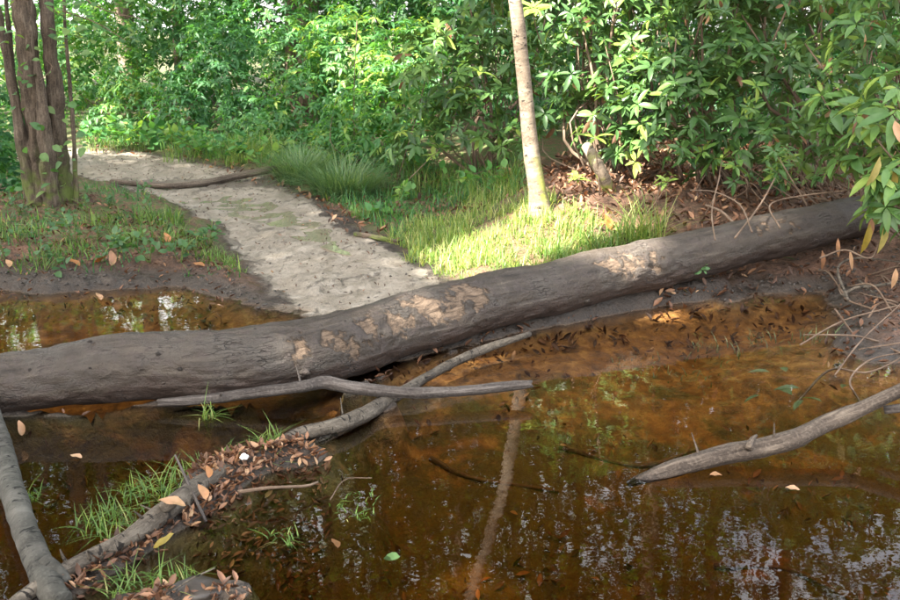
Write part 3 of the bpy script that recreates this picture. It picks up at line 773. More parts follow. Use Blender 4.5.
# multi-stemmed tree at the left
LY = onground(48, 203)[1]
def lp(l): return [aty(a, b, LY + dy) for a, b, dy in l]
lb_ = [lp([(46, 212, -.05), (42, 170, 0), (35, 110, 0), (28, 50, 0), (22, 0, 0), (12, -70, 0), (5, -180, 0)]),
       lp([(64, 210, .02), (59, 150, .05), (54, 90, .05), (48, 30, .05), (45, -10, .1), (42, -90, .1)]),
       lp([(34, 208, -.08), (22, 140, -.05), (10, 70, -.02), (-6, 0, 0), (-30, -80, .05)]),
       lp([(28, 205, .1), (18, 120, .12), (12, 60, .12), (6, 0, .15), (2, -50, .15)]),
       lp([(76, 208, -.02), (75, 160, -.02), (71, 100, 0), (66, 40, 0), (62, -40, 0)]),
       lp([(52, 208, -.12), (47, 150, -.14), (42, 100, -.10), (37, 60, -.08)])]
lrad = [[.115, .088, .078, .072, .068, .06, .05], [.075, .060, .055, .050, .048, .04], [.05, .04, .034, .03, .022], [.026, .02, .017, .015, .012], [.02, .016, .014, .012, .01], [.07, .05, .04, .02]]
LT_ = tree('left_tree', 'reddish-brown multi-stemmed tree at the left beside the path', list(zip(lb_, lrad)), 'trunk',
     [(aty(20, -420, LY + .6), (1.7, 1.5, 1.2))], 1500, .10, limbs=4, nring=90, nseg=28, tamp=.36, tfreq=17)
LT_.name = 'multi_stem_tree'
# its low hanging leaves
n = 150
lx = np.concatenate([rng.uniform(50, 150, 76), rng.uniform(-2, 85, 74)]); ly = np.concatenate([rng.uniform(-10, 45, 76), rng.uniform(0, 200, 74)])
PP = np.array([aty(a, b, LY - rng.uniform(.05, .35)) for a, b in zip(lx, ly)])
leaf_objs(LT_, T_OVA, 'ova', PP, frames(rnd_dirs(n, -.9) * [1, 1, .5], unit(np.array([0, -.35, .8]) + rng.normal(0, .35, (n, 3)))), rng.uniform(.035, .09, n), np.clip(rng.normal(.65, .2, n), 0, .95), 'broad')
for a, b, c_, d in [((62, -20), (100, 8), (148, 20), .2), ((60, 10), (95, 22), (125, 40), .25), ((46, 60), (52, 68), (40, 80), .3)]:
    branch('twig', [aty(*a, LY), aty(*b, LY - .1), aty(*c_, LY - d)], [.006, .004, .002], 'stem', parent=LT_, nseg=5, nring=8)

# background trees, seen between the bushes and mirrored in the pool
BT = [(178, 20, 16.5, .075, 'slim', 'thin pale trunk rising behind the bushes at the top left'),
      (308, 12, 15.0, .20, 'farbark', 'thick beige trunk at the top behind the bright herbs'),
      (130, 50, 15.5, .16, 'slim', 'sunlit pale trunk half hidden by leaves near the left tree'),
      (672, 0, 13.5, .17, 'farbark', 'dark trunk mirrored as the widest brown band in the pool'),
      (742, 0, 15.0, .15, 'farbark', 'dark trunk mirrored right of the widest band in the pool'),
      (598, 0, 16.5, .13, 'farbark', 'slender dark trunk mirrored right of the pale reflection'),
      (860, 0, 16.0, .16, 'farbark', 'trunk behind the bushes at the top right'),
      (420, 0, 20.0, .20, 'farbark', 'trunk far behind the central bushes'),
      (240, 0, 22.0, .18, 'farbark', 'far trunk behind the herbs left of centre'),
      (60, 0, 20.0, .2, 'farbark', 'far trunk behind the multi-stemmed left tree'),
      (-40, 0, 14.0, .18, 'farbark', 'trunk just outside the left edge behind the path'),
      (385, 0, 14.5, .10, 'farbark', 'slender dark trunk behind the central herb thicket'),
      (470, 0, 13.5, .09, 'farbark', 'slender trunk behind the bush left of the slim pale tree'),
      (290, 0, 13.5, .09, 'farbark', 'thin stem behind the bright herbs'),
      (520, 0, 24.0, .22, 'farbark', 'far trunk behind the slim pale tree')]
for k, (a, b, Y, r, mt, lab) in enumerate(BT):
    p = aty(a, 80, Y); p[2] = gz(p[0], p[1]) - .1
    ht = rng.uniform(11, 15); ln_ = rng.normal(0, .25)
    pts = [p, up(p, 2, ln_ * .2), up(p, 5, ln_ * .6), up(p, 8, ln_), up(p, ht, ln_ * 1.6)]
    cr = [(up(p, rng.uniform(2.8, 3.6), rng.normal(0, .9), rng.normal(.3, .5)), (1.9, 1.5, 1.0)), (up(p, rng.uniform(4.8, 6.2), rng.normal(0, .9), rng.normal(0, .8)), (2.3, 1.9, 1.4)),
          (up(p, ht * .66, rng.normal(0, .6)), (2.6, 2.3, 1.7)), (up(p, ht * .92, ln_), (2.3, 2.1, 1.9))]
    tree('background_tree', lab, [(pts, [r, r * .9, r * .75, r * .6, r * .25])], mt, cr, 11500 if a in (672, 742, 598, 860, 470) else 10500, .125 if a in (672, 742, 598, 860, 470) else .15, group='trees standing behind the bushes', limbs=4, tint=(.45, .22), nring=16, nseg=10)

# ------------------------------------------------------------------ herb and shrub wall left of centre and behind
def herbs(base, lobes, label, dens, size, mat='herb', T=T_LAN, tint=0., nind=0, name='leafy_shrub', key='lan', nstem=5, group='leafy shrubs along the path', kmin=4, kmax=7):
    return rhodo(base, lobes, label, dens, size, nind, nstem, tint, mat, kmin, kmax, name, 'shrub', group, T, key, .35, .008)
herbs((-2.3, 11.9), lob([(215, 90, 11.8, .55), (180, 110, 11.6, .42), (250, 120, 11.4, .42), (220, 50, 12, .5)]), 'blue-green leafy shrub at the bend of the path', 95, .085, tint=-.12)
herbs((-3.3, 12.3), lob([(140, 110, 12.2, .42), (110, 120, 12.3, .36), (130, 80, 12.6, .45)]), 'shrub with yellowish leaves where the path disappears', 95, .085, tint=.2)
herbs((-1.3, 10.8), lob([(310, 110, 10.6, .5), (270, 130, 10.5, .36), (330, 140, 10.2, .32), (300, 60, 11, .5), (350, 90, 10.6, .45)]), 'bright green herb thicket behind the dark sedge tussock', 95, .085, tint=.08)
herbs((-.6, 10.0), lob([(390, 100, 9.6, .45), (370, 140, 9.3, .28), (405, 60, 10, .45), (350, 50, 10.6, .5), (400, 150, 9.0, .22)]), 'sunlit yellow-green herb thicket in the centre', 95, .09, tint=.22)
herbs((-1.9, 13.2), lob([(280, 20, 13, .6), (220, 10, 13.2, .65), (340, 10, 12.6, .6), (170, 30, 13.4, .6)]), 'tall green thicket behind the path bend', 70, .095, tint=.0)
herbs((-.2, 12.4), lob([(430, 10, 12, .7), (390, -10, 12.3, .7), (470, -20, 12, .7)]), 'green thicket behind the central bushes', 60, .10, tint=-.02)
herbs((-4.4, 13.2), lob([(90, 60, 13.2, .7), (60, 110, 13, .5), (100, 10, 13.6, .7), (40, 50, 13.4, .6)]), 'pale airy shrub behind the multi-stemmed tree', 60, .09, tint=.12)
herbs((-4.6, 9.9), lob([(0, 130, 9.6, .45), (20, 170, 9.2, .3), (-20, 80, 9.8, .5), (10, 110, 9.8, .3)]), 'dark green shrub at the left edge behind the stems', 80, .085, tint=-.1)
herbs((-4.2, 7.9), lob([(2, 180, 7.7, .20), (-20, 150, 7.8, .3), (20, 195, 7.5, .12)]), 'low leafy plant at the left edge beside the stems', 110, .07, tint=-.05, T=T_OVA, key='ova')
for k, (l, lab, tn) in enumerate([([(95, 138, 12.6, .22), (125, 140, 12.2, .24), (150, 143, 11.8, .2)], 'low yellowish herbs along the far path edge at the left', .2),
      ([(175, 146, 11.4, .22), (200, 148, 11.1, .24), (225, 154, 10.8, .22)], 'low blue-green herbs along the middle of the far path edge', -.05),
      ([(250, 158, 10.4, .2), (275, 162, 10.1, .2), (300, 150, 10.2, .3)], 'low bright herbs behind the end of the path branch', .12),
      ([(330, 150, 9.6, .28), (365, 160, 9.2, .2), (350, 120, 9.8, .3)], 'low bright herbs right behind the dark sedge tussock', .15)]):
    c0 = lob(l)[1][0]
    herbs((c0[0], c0[1] + .2), lob(l), lab, 130, .075, tint=tn, nstem=4, group='low herbs along the path')
for k, (a, Y, lab) in enumerate([(590, 10.5, 'dim undergrowth behind the bush right of the slim tree'), (680, 10.0, 'dim undergrowth behind the dense dark bush'), (770, 9.6, 'dim undergrowth behind the tall right bush'), (870, 9.0, 'dim undergrowth at the right behind the bushes'), (490, 11.0, 'dim undergrowth behind the bush left of the slim tree')]):
    c = aty(a, 90, Y); c[2] = .75
    herbs((c[0], c[1]), [(c, (.9, .6, .75)), (c + np.array([.3, .4, .8]), (.8, .6, .6))], lab, 26, .12, tint=-.12, group='dim undergrowth', nstem=3, name='undergrowth')
for k, (a, b, Y, r, lab) in enumerate([(30, -20, 17, 1.4, 'far green thicket behind the left stems'), (150, -20, 17.5, 1.4, 'far green thicket left of the thick beige trunk'),
        (260, -30, 17, 1.3, 'far green thicket behind the blue-green shrub'), (360, -30, 17.5, 1.5, 'far green thicket right of the thick beige trunk'), (460, -40, 16, 1.5, 'far green thicket behind the centre'),
        (560, -60, 15, 1.5, 'far thicket behind the slim pale tree'), (690, -70, 14, 1.6, 'far thicket behind the dark bushes'), (820, -70, 13, 1.6, 'far thicket at the upper right'), (960, -60, 12, 1.6, 'far thicket at the right edge')]):
    c = aty(a, b, Y)
    herbs((c[0], c[1]), [(c, (r * 1.2, r, r)), (c + np.array([rng.normal(0, .4), .2, -.9]), (r, r, .9)), (np.array([c[0] + rng.normal(0, .4), c[1] - .3, .7]), (r * 1.1, r, .8))] + ([(c + np.array([rng.normal(0, .4), .5, 1.2]), (r * 1.1, r, r * .8))] if a <= 460 else []), lab, 13, .17, tint=-.05 if a > 500 else .05, group='far thickets', name='far_thicket', nstem=3)

# ------------------------------------------------------------------ grass
def grass_mesh(name, P, hmin, hmax, lean=.5, W=.012, lvm=.5, lvs=.2, bend=(.2, .9), AZ=None):
    n = len(P); parts = []
    Vs = []; Fs = []; Ls = []; off = 0
    for q, bd in enumerate(np.linspace(bend[0], bend[1], 4)):
        m = np.arange(n) % 4 == q
        if not m.any(): continue
        tv, tf = blade_t(bd, W, 4); Pm = P[m]; k = len(Pm)
        hh = rng.uniform(hmin, hmax, k); az = rng.uniform(0, 2 * math.pi, k) if AZ is None else AZ[m] - math.pi / 2 + rng.normal(0, .5, k); tl = rng.normal(0, lean * .35, k)
        c, s = np.cos(az), np.sin(az); ct, st = np.cos(tl), np.sin(tl)
        x = tv[None, :, 0]; y = tv[None, :, 1] * hh[:, None]; z = tv[None, :, 2] * hh[:, None]
        y2 = y * ct[:, None] + z * st[:, None]; z2 = z * ct[:, None] - y * st[:, None]
        vx = x * c[:, None] - y2 * s[:, None]; vy = x * s[:, None] + y2 * c[:, None]
        Vv = np.stack([vx, vy, z2], -1) + Pm[:, None, :]
        Vs.append(Vv.reshape(-1, 3)); Fs.append((tf[None] + (np.arange(k) * len(tv))[:, None, None]).reshape(-1, 3) + off)
        Ls.append(np.repeat(np.clip(rng.normal(lvm, lvs, k), 0, .98), len(tv))); off += k * len(tv)
    return mesh_np(name, np.vstack(Vs), np.vstack(Fs), lv=np.concatenate(Ls))
def ground_pts(x, y, dz=-.01): return np.stack([x, y, terrain(x, y) + dz], -1)
# sunlit verge between path and slope
VERGE = pix([(392, 232), (420, 212), (470, 196), (520, 196), (545, 210), (590, 222), (640, 232), (668, 245), (655, 262), (600, 276), (540, 285), (490, 283), (455, 268), (420, 250)], .22)
vp = np.array(VERGE); lo, hi = vp.min(0) - .1, vp.max(0) + .1
x = rng.uniform(lo[0], hi[0], 26000); y = rng.uniform(lo[1], hi[1], 26000)
dd = psdf(VERGE, x, y) + (fbm(x * 4, y * 4, 77) - .5) * .5
keep = (dd < 0) & (rng.random(len(x)) < sm(.28, .6, fbm(x * 5, y * 5, 78)))
lx_, ly_ = np.array(LOGP)[:, 0], np.array(LOGP)[:, 1]
keep &= y > np.interp(x, lx_, ly_) + .13       # only behind the log
gp = ground_pts(x[keep], y[keep])[:9500]
ob('grass', grass_mesh('grass', gp, .02, .135, 1.7, .0036, .72, .28), label='bright yellow-green sunlit grass beside the sandy path', cat='grass', kind='stuff', mat=M['grass'])
def sward(label, poly, n, z, hmin, hmax, lvm, mat='grass', thr=.42):   # thin uncountable ground cover
    pl = np.array(pix(poly, z)); lo, hi = pl.min(0), pl.max(0)
    x = rng.uniform(lo[0], hi[0], n * 3); y = rng.uniform(lo[1], hi[1], n * 3)
    ok = (psdf([tuple(p) for p in pl], x, y) + (fbm(x * 5, y * 5, 61) - .5) * .3 < 0) & (fbm(x * 4, y * 4, 62) > thr) & (psdf(PATH, x, y) > .02) & (psdf(POOL, x, y) > .1)
    gpp = ground_pts(x[ok][:n], y[ok][:n])
    ob('ground_cover', grass_mesh('ground_cover', gpp, hmin, hmax, 1.6, .005, lvm, .28, (.4, 1.6)), label=label, cat='grass', kind='stuff', mat=M[mat])
sward('thin short grass and weeds covering the left bank', [(-60, 205), (80, 200), (120, 195), (165, 210), (215, 240), (245, 272), (200, 280), (100, 268), (0, 272), (-60, 275)], 1500, .12, .025, .10, .25, 'herb', .50)
sward('thin grass and weeds between the path and the bushes', [(290, 180), (330, 160), (430, 155), (540, 175), (540, 205), (470, 205), (420, 215), (390, 236), (345, 212)], 3000, .2, .04, .15, .4, 'herb', .42)
sward('weeds on the dim ground along the far path edge', [(70, 152), (75, 138), (240, 142), (320, 165), (300, 185), (230, 166), (150, 152)], 3500, .13, .05, .2, .5, 'herb', .30)
def tuft(px, py, n, r, h, label, mat='grass', lvm=.5, group=None, name='grass_tuft', lean=.9, W=.0035, z=None, bend=(.4, 1.2), radial=False):
    c = onground(px, py) if z is None else at(px, py, z)
    a = rng.uniform(0, 6.283, n); q = r * np.sqrt(rng.random(n))
    x = c[0] + q * np.cos(a); y = c[1] + q * np.sin(a)
    P = ground_pts(x, y) if z is None else np.stack([x, y, np.full(n, z - .01)], -1)
    me = grass_mesh(name, P - c, h * .5, h, lean, W, lvm, .26, bend, a if radial else None)
    o = ob(name, me, label=label, cat='grass', group=group, mat=M[mat]); o.location = tuple(c)
    return o
tuft(345, 194, 1100, .27, .36, 'dark fine-leaved sedge tussock on the right edge of the path', 'sedge', .5, name='sedge_tussock', lean=.6, bend=(.5, 1.7), radial=True, W=.0045)
tuft(300, 178, 800, .2, .36, 'smaller sedge tussock behind the stick on the path', 'sedge', .5, name='sedge_tussock', lean=.6, bend=(.5, 1.7), radial=True, W=.0045)
tuft(255, 162, 450, .30, .40, 'yellowish sedge tussock below the blue-green shrub', 'grass', .6, name='sedge_tussock', lean=1.0)
tuft(645, 244, 200, .12, .36, 'tall sunlit grass tuft standing behind the log', 'grass', .75, lean=.9)
tuft(628, 246, 100, .08, .32, 'second tall grass tuft behind the log nearer the sunlit verge', 'grass', .6, lean=.9)
tuft(600, 250, 220, .13, .2, 'green grass tuft against the log below the brown litter', 'grass', .45, lean=1.0)
tuft(560, 260, 220, .13, .16, 'low grass tuft against the log right of the sandy path', 'grass', .5, lean=1.0)
for k, (a, b, nn, r, h, lab) in enumerate([(405, 172, 200, .3, .3, 'green grass under the central herbs behind the tussock'), (440, 190, 300, .3, .26, 'tall grass at the back corner of the verge'), (395, 196, 150, .2, .16, 'grass between tussock and broad-leaved plant'), (490, 190, 300, .3, .24, 'grass in front of the left bush'), (325, 168, 200, .3, .3, 'grass joining the two dark tussocks'), (200, 158, 200, .4, .22, 'low grass along the far path edge'), (120, 146, 150, .4, .2, 'grass where the path disappears')]):
    tuft(a, b, nn, r, h, lab, 'grass', .5, 'grass along the right path edge', lean=1.1)
tuft(372, 216, 160, .16, .13, 'small grass tuft at the dark muddy path edge', 'grass', .4)
for k, (a, b, nn, r, h, lab) in enumerate([(215, 258, 160, .13, .10, 'grass tuft on the left bank nearest the sandy path'), (185, 242, 160, .15, .12, 'grass tuft on the left bank under the herbs'),
      (130, 240, 160, .16, .14, 'grass tuft in the middle of the left bank'), (70, 252, 150, .16, .11, 'grass tuft on the left bank near the orange leaves'), (15, 235, 160, .2, .14, 'grass tuft at the left edge below the tree'),
      (40, 262, 120, .14, .09, 'low grass at the water edge on the far left'), (160, 222, 200, .18, .16, 'grass tuft between the herbs and the path'), (100, 225, 150, .18, .14, 'grass tuft just below the multi-stemmed tree'),
      (235, 268, 60, .08, .07, 'last small grass tuft above the dark mud')]):
    tuft(a, b, nn, r, h, lab, 'grass', .35, 'grass tufts on the left bank')
for k, (a, b, nn, r, h, lab, lv_) in enumerate([(208, 416, 45, .035, .13, 'bright grass tuft behind the debris just below the grey stick', .6), (270, 440, 60, .05, .12, 'grass tuft beside the mossy branch on the debris island', .6),
      (228, 460, 60, .06, .12, 'grass tuft around the small white cap', .45), (150, 492, 150, .10, .13, 'lush grass tuft trailing into the water by the orange leaf', .5), (110, 522, 150, .10, .12, 'flattened grass tuft floating at the water edge of the debris', .4),
      (262, 462, 60, .06, .10, 'yellowish grass tuft on the leafy debris', .75), (135, 585, 90, .08, .10, 'grass tuft at the bottom left beside the branch', .45), (175, 580, 70, .06, .10, 'grass tuft on the muddy patch at the bottom', .5),
      (283, 537, 40, .05, .07, 'small grass tuft in the water right of the debris', .5), (28, 497, 40, .04, .12, 'wisps of grass by the thick left branch', .5), (190, 470, 60, .07, .12, 'grass tuft behind the upright thin stick', .55), (355, 505, 60, .09, .05, 'pale green weed floating in the pool centre', .4)]):
    tuft(a, b, int(nn * .75), r, h * .6, lab, 'grass', lv_, 'grass tufts on the debris island', lean=1.5, W=.0026, z=.005, bend=(1.0, 2.2))
for k, (a, b, nn, r, h, lab) in enumerate([(715, 352, 60, .14, .10, 'sparse pale weed at the water surface below the muddy bank'), (770, 340, 60, .12, .12, 'pale grass blades bent over the water by the right bank'), (820, 338, 90, .10, .14, 'curved grass tuft at the right bank of the pool'), (640, 365, 60, .16, .06, 'sunken weed right of the pool middle'), (690, 372, 90, .2, .06, 'sunken dark weed in front of the mud bank')]):
    tuft(a, b, nn // 2, r, h * .55, lab, 'weed', .55, 'water weeds on the right of the pool', name='water_weed', lean=1.6, W=.003, z=-.02, bend=(.8, 1.7))

# ------------------------------------------------------------------ herbs on the left bank
def herb_plant(px, py, label, n=24, h=.16, size=.045, mat='broad', group='leafy herbs on the left bank', tint=.25):
    c = onground(px, py); root = thing('leafy_herb', c, label, 'plant', group)
    for k in range(4):
        e = c + np.array([rng.normal(0, h * .5), rng.normal(0, h * .5), h * rng.uniform(.6, 1.1)])
        branch('stem', [c - [0, 0, .02], c * .5 + e * .5 + [0, 0, .02], e], [.0035, .003, .002], 'greenstem', parent=root, nseg=5, nring=6)
        m_ = n // 4; tt = rng.uniform(.4, 1.05, m_)
        P = c + (e - c) * tt[:, None] + rng.normal(0, .018, (m_, 3))
        D = rnd_dirs(m_, -.3); Nn = unit(np.array([0, -.2, 1.]) + rng.normal(0, .25, (m_, 3)))
        leaf_objs(root, T_OVA, 'ova', P, frames(D, Nn), size * rng.uniform(.7, 1.3, m_), np.clip(rng.normal(tint, .12, m_), 0, .9), mat)
HP = [(45, 270, 'herb on the mud left of the orange leaves'), (75, 245, 'herb above the orange leaves'), (180, 262, 'herb at the lower rim of the left bank tip'), (150, 262, 'herb at the lower rim of the left bank'), (210, 245, 'herb touching the sandy path edge'), (118, 255, 'herb between the orange leaves and the bank tip'), (88, 212, 'rosette herb right below the multi-stemmed tree'), (112, 208, 'blue-green herb left of the sandy path'), (140, 196, 'tall blue-green herb in front of the path'), (120, 225, 'leafy herb in the middle of the left bank'),
      (150, 215, 'spreading herb at the path side of the left bank'), (98, 240, 'herb on the left bank above the orange leaves'), (135, 247, 'low herb just above the waterline mud'), (20, 215, 'herb at the left edge under the tree'),
      (30, 245, 'low herb at the left edge near the water'), (60, 228, 'herb between the tree foot and the water'), (165, 235, 'herb close to the sandy path on the left bank'), (5, 260, 'herb in the far left corner by the water'), (196, 250, 'pale yellow-green herb at the tip of the left bank'), (102, 262, 'tiny herb on the dark mud by the pool')]
for k, (a, b, lab) in enumerate(HP):
    herb_plant(a, b, lab, 28 if k < 6 else 16, .17 if k < 6 else .1, .05 if k < 6 else .038, tint=.75 if k == 12 else .2)
for k, (a, b, lab) in enumerate([(92, 147, 'leafy herb where the far path meets the left tree'), (112, 148, 'second leafy herb from the left tree along the far path'), (132, 150, 'leafy herb below the yellowish far shrub'), (152, 152, 'leafy herb at the near corner of the far path edge'), (172, 154, 'leafy herb left of the far path middle'),
      (190, 157, 'leafy herb at the middle of the far path edge'), (207, 160, 'leafy herb below the blue-green shrub'), (224, 163, 'leafy herb behind the thick end of the path branch'), (240, 166, 'leafy herb nearest the path branch end'), (262, 168, 'leafy herb left of the yellowish tussock'), (120, 141, 'pale herb behind the far path edge at the left'), (180, 146, 'pale herb behind the far path edge in the middle'), (160, 145, 'darker herb behind the far path edge')]):
    herb_plant(a, b, lab, 36, .30, .085, 'herb', 'leafy herbs along the far path edge', rng.uniform(.3, .85))
herb_plant(400, 205, 'broad-leaved plant at the right edge of the path', 16, .14, .08, 'herb', 'leafy plants on the right verge', .75)
herb_plant(380, 218, 'low round-leaved plant on the mud right of the path', 12, .08, .07, 'herb', 'leafy plants on the right verge', .6)
herb_plant(455, 195, 'fresh green plant at the back of the sunlit verge', 24, .2, .07, 'herb', 'leafy plants on the right verge', .7)
herb_plant(500, 188, 'leafy plant in front of the left bush near the slim tree', 24, .2, .07, 'herb', 'leafy plants on the right verge', .6)
herb_plant(425, 180, 'leafy plant at the corner of the left bush', 24, .22, .07, 'herb', 'leafy plants on the right verge', .4)
# sprout growing on the log
sp0 = lsurf(704, 272); root = thing('log_sprout', sp0, 'tiny green sprout growing from the side of the log', 'plant')
e = sp0 + np.array([-.005, -.03, .04]); branch('stem', [sp0, (sp0 + e) / 2, e], [.002, .002, .0015], 'greenstem', parent=root, nseg=5, nring=5)
LP, LR, LS, LT = whorls(np.array([e, e - [.01, 0, .02]]), np.tile([0, -.4, .8], (2, 1)), 5, 5, .035, .1)
leaf_objs(root, T_OVA, 'ova', LP, LR, LS, np.full(len(LP), .6), 'broad')

# ------------------------------------------------------------------ dead branches
def bz(l, **k): return [at(a, b, z) for a, b, z in l]
st_ = thing('grey_stick', at(345, 393, 0), 'long weathered grey stick lying in front of the log', 'branch')
branch('shaft', bz([(160, 403, .035), (200, 400, .045), (255, 393, .065), (300, 387, .085), (325, 382, .09), (355, 388, .075), (410, 393, .06), (460, 391, .06), (505, 386, .065), (530, 384, .07)]),
       [.016, .021, .023, .024, .027, .026, .023, .022, .021, .017], 'drift', parent=st_, nseg=16, nring=70, amp=.16, freq=26, seed=2, jag=(.01, .014), flute=.06)
branch('broken_tip', bz([(526, 383.5, .074), (532, 382.5, .077)]), [.008, .003], 'drift', parent=st_, nseg=6, nring=4)
mb = thing('sunken_branch', at(400, 395, 0), 'half-sunken grey branch running from the debris up to the log', 'branch')
branch('limb', bz([(268, 452, .02), (295, 436, .035), (325, 428, .045), (360, 417, .035), (392, 398, .02), (425, 378, .015), (455, 362, .02), (490, 347, .035), (530, 334, .05)]),
       [.018, .025, .028, .03, .026, .022, .022, .02, .014], 'mossbranch', parent=mb, nseg=14, nring=60, amp=.18, freq=18, seed=5)
tb = thing('thick_branch', at(40, 560, 0), 'thick smooth grey-green branch entering at the left edge', 'branch')
branch('limb', bz([(-14, 400, .10), (0, 440, .085), (12, 487, .07), (27, 535, .06), (48, 584, .04), (62, 602, .02)]), [.034, .036, .037, .037, .036, .03], 'branchbark', parent=tb, nseg=24, nring=90, amp=.13, freq=20, seed=8, flute=.03)
branch('side_stub', bz([(44, 565, .06), (58, 574, .05), (66, 583, .03)]), [.03, .022, .016], 'branchbark', parent=tb, nseg=12, nring=10, amp=.2, freq=20)
db = thing('debris_branch', at(120, 560, 0), 'crooked brown branch at the lower left holding the leafy debris', 'branch')
branch('limb', bz([(-5, 625, .02), (20, 600, .03), (48, 580, .045), (85, 560, .045), (120, 543, .05), (148, 525, .055), (175, 505, .06), (205, 482, .05), (240, 462, .03)]), [.018, .02, .022, .024, .026, .032, .032, .028, .018], 'mossbranch', parent=db, nseg=14, nring=60, amp=.2, freq=18, seed=11)
branch('knob', bz([(163, 508, .085), (172, 503, .10), (176, 500, .105)]), [.02, .018, .01], 'mossbranch', parent=db, nseg=10, nring=8, amp=.25, freq=22)
branch('twig', bz([(90, 560, .05), (88, 550, .09)]), [.005, .003], 'mossbranch', parent=db, nseg=6, nring=5)
branch('upright_stick', [at(206, 522, .0), at(195, 498, .06), at(184, 474, .11), at(175, 455, .155)], [.006, .0055, .0045, .003], 'drift', 'thin dark stick poking up out of the leafy debris', 'stick', nseg=7, nring=16, amp=.2, freq=30)
dr = thing('driftwood_branch', at(700, 478, 0), 'grey driftwood limb rising out of the pool at the right', 'branch')
branch('limb', bz([(628, 484, -.03), (645, 478, -.002), (675, 468, .02), (720, 456, .04), (755, 449, .055), (790, 440, .075), (830, 422, .11), (865, 407, .15), (905, 388, .21), (950, 372, .27)]),
       [.012, .020, .030, .034, .036, .034, .031, .027, .024, .022], 'driftbrown', parent=dr, nseg=20, nring=80, amp=.16, freq=16, seed=14, flute=.05)
branch('broken_stub', bz([(748, 449, .08), (752, 440, .10), (755, 437, .105)]), [.014, .010, .006], 'driftbrown', parent=dr, nseg=8, nring=6, amp=.3, freq=30, jag=(0, .01))
branch('cut_branch', bz([(884, 410, .12), (910, 407, .14), (960, 400, .16)]), [.016, .017, .018], 'drift', 'short pale branch end behind the driftwood at the right edge', 'branch', nseg=14, nring=14, amp=.08, freq=18)
branch('path_stick', [onground(112, 184) + [0, 0, .02], onground(160, 189) + [0, 0, .03], onground(200, 187) + [0, 0, .03], onground(240, 181) + [0, 0, .05], onground(292, 175) + [0, 0, .09]], [.02, .026, .028, .033, .03], 'driftbrown', 'brown dead branch lying across the sandy path', 'branch', nseg=12, nring=30, amp=.15, freq=16)
branch('path_twig', [onground(355, 236) + [0, 0, .015], onground(375, 240) + [0, 0, .02], onground(398, 244) + [0, 0, .015]], [.016, .018, .012], 'trunk', 'short dark stick on the right edge of the path', 'stick', nseg=10, nring=14, amp=.2, freq=20)
TW = [([(848, 300, .16), (838, 268, .22), (858, 258, .24), (900, 262, .24)], .010, 'pale looping twig at the right edge above the mud'),
      ([(842, 296, .10), (856, 288, .14), (880, 285, .15), (915, 280, .16)], .013, 'pale twig below the looping twig at the right edge'),
      ([(858, 280, .14), (878, 296, .10), (905, 312, .06)], .010, 'grey twig slanting down at the right edge'),
      ([(800, 345, .01), (840, 322, .07), (880, 310, .12), (920, 300, .14)], .006, 'thin bare twig reaching over the pool corner'),
      ([(835, 375, .01), (862, 340, .09), (905, 300, .2)], .005, 'thin straight twig rising from the right bank'),
      ([(780, 228, .44), (770, 205, .52), (800, 196, .55), (850, 190, .6)], .007, 'brown twig arching over the log near its end'),
      ([(735, 238, .40), (760, 205, .5), (775, 178, .62)], .008, 'upright brown twig behind the log'),
      ([(752, 232, .42), (740, 205, .5), (715, 192, .55), (690, 190, .56)], .007, 'brown twig bending left over the litter slope'),
      ([(715, 240, .40), (712, 210, .5), (720, 175, .66)], .006, 'thin upright twig left of the arching twig'),
      ([(738, 228, .34), (722, 212, .40), (705, 205, .44)], .013, 'dark broken twig leaning on the log'),
      ([(820, 258, .33), (845, 250, .35), (870, 258, .33), (880, 240, .4)], .007, 'pinkish twig hanging below the log end'),
      ([(795, 405, -.05), (830, 370, -.01), (870, 372, .02), (915, 350, .08)], .008, 'dark twig dipping into the water at the right'),
      ([(860, 402, -.03), (850, 380, .02), (870, 360, .06), (905, 352, .09)], .007, 'dark crooked twig beside the right bank'),
      ([(330, 500, .005), (345, 480, .02), (372, 478, .02)], .003, 'tiny curled twig on the pool surface'),
      ([(238, 492, .05), (270, 488, .06), (305, 486, .04), (318, 482, .03)], .008, 'reddish flat twig on the leafy debris'),
      ([(160, 600, .03), (190, 580, .05), (215, 568, .06)], .004, 'pale thin twig at the bottom left')]
for l, r, lab in TW:
    r *= .75
    branch('bare_twig', bz(l), [r, r * .9, r * .75] + [r * .5] * (len(l) - 3), 'mossbranch' if 'pale' in lab or 'grey' in lab else 'stem', lab, 'twig', group='loose twigs', nseg=7, nring=20, amp=.15, freq=20)
for k in range(34):                        # the tangle of fine dead twigs under the bushes and at the right bank
    if k < 20:
        q = onground(rng.uniform(690, 850), rng.uniform(172, 212)); lab = 'thin brown twig in the tangle of dead twigs behind the log'; grp = 'tangled twigs behind the log'
    else:
        q = onground(rng.uniform(835, 900), rng.uniform(265, 350)); lab = 'thin dark twig in the tangle at the right bank of the pool'; grp = 'tangled twigs at the right bank'
    e = q + np.array([rng.normal(0, .22), rng.normal(0, .15), abs(rng.normal(.16, .1)) if k < 20 else abs(rng.normal(.05, .05))])
    m_ = (q + e) / 2 + rng.normal(0, .05, 3) + [0, 0, .05]
    branch('dead_twig', [q, m_, e], [.006, .005, .002], 'stem', lab, 'twig', group=grp, nseg=6, nring=10)
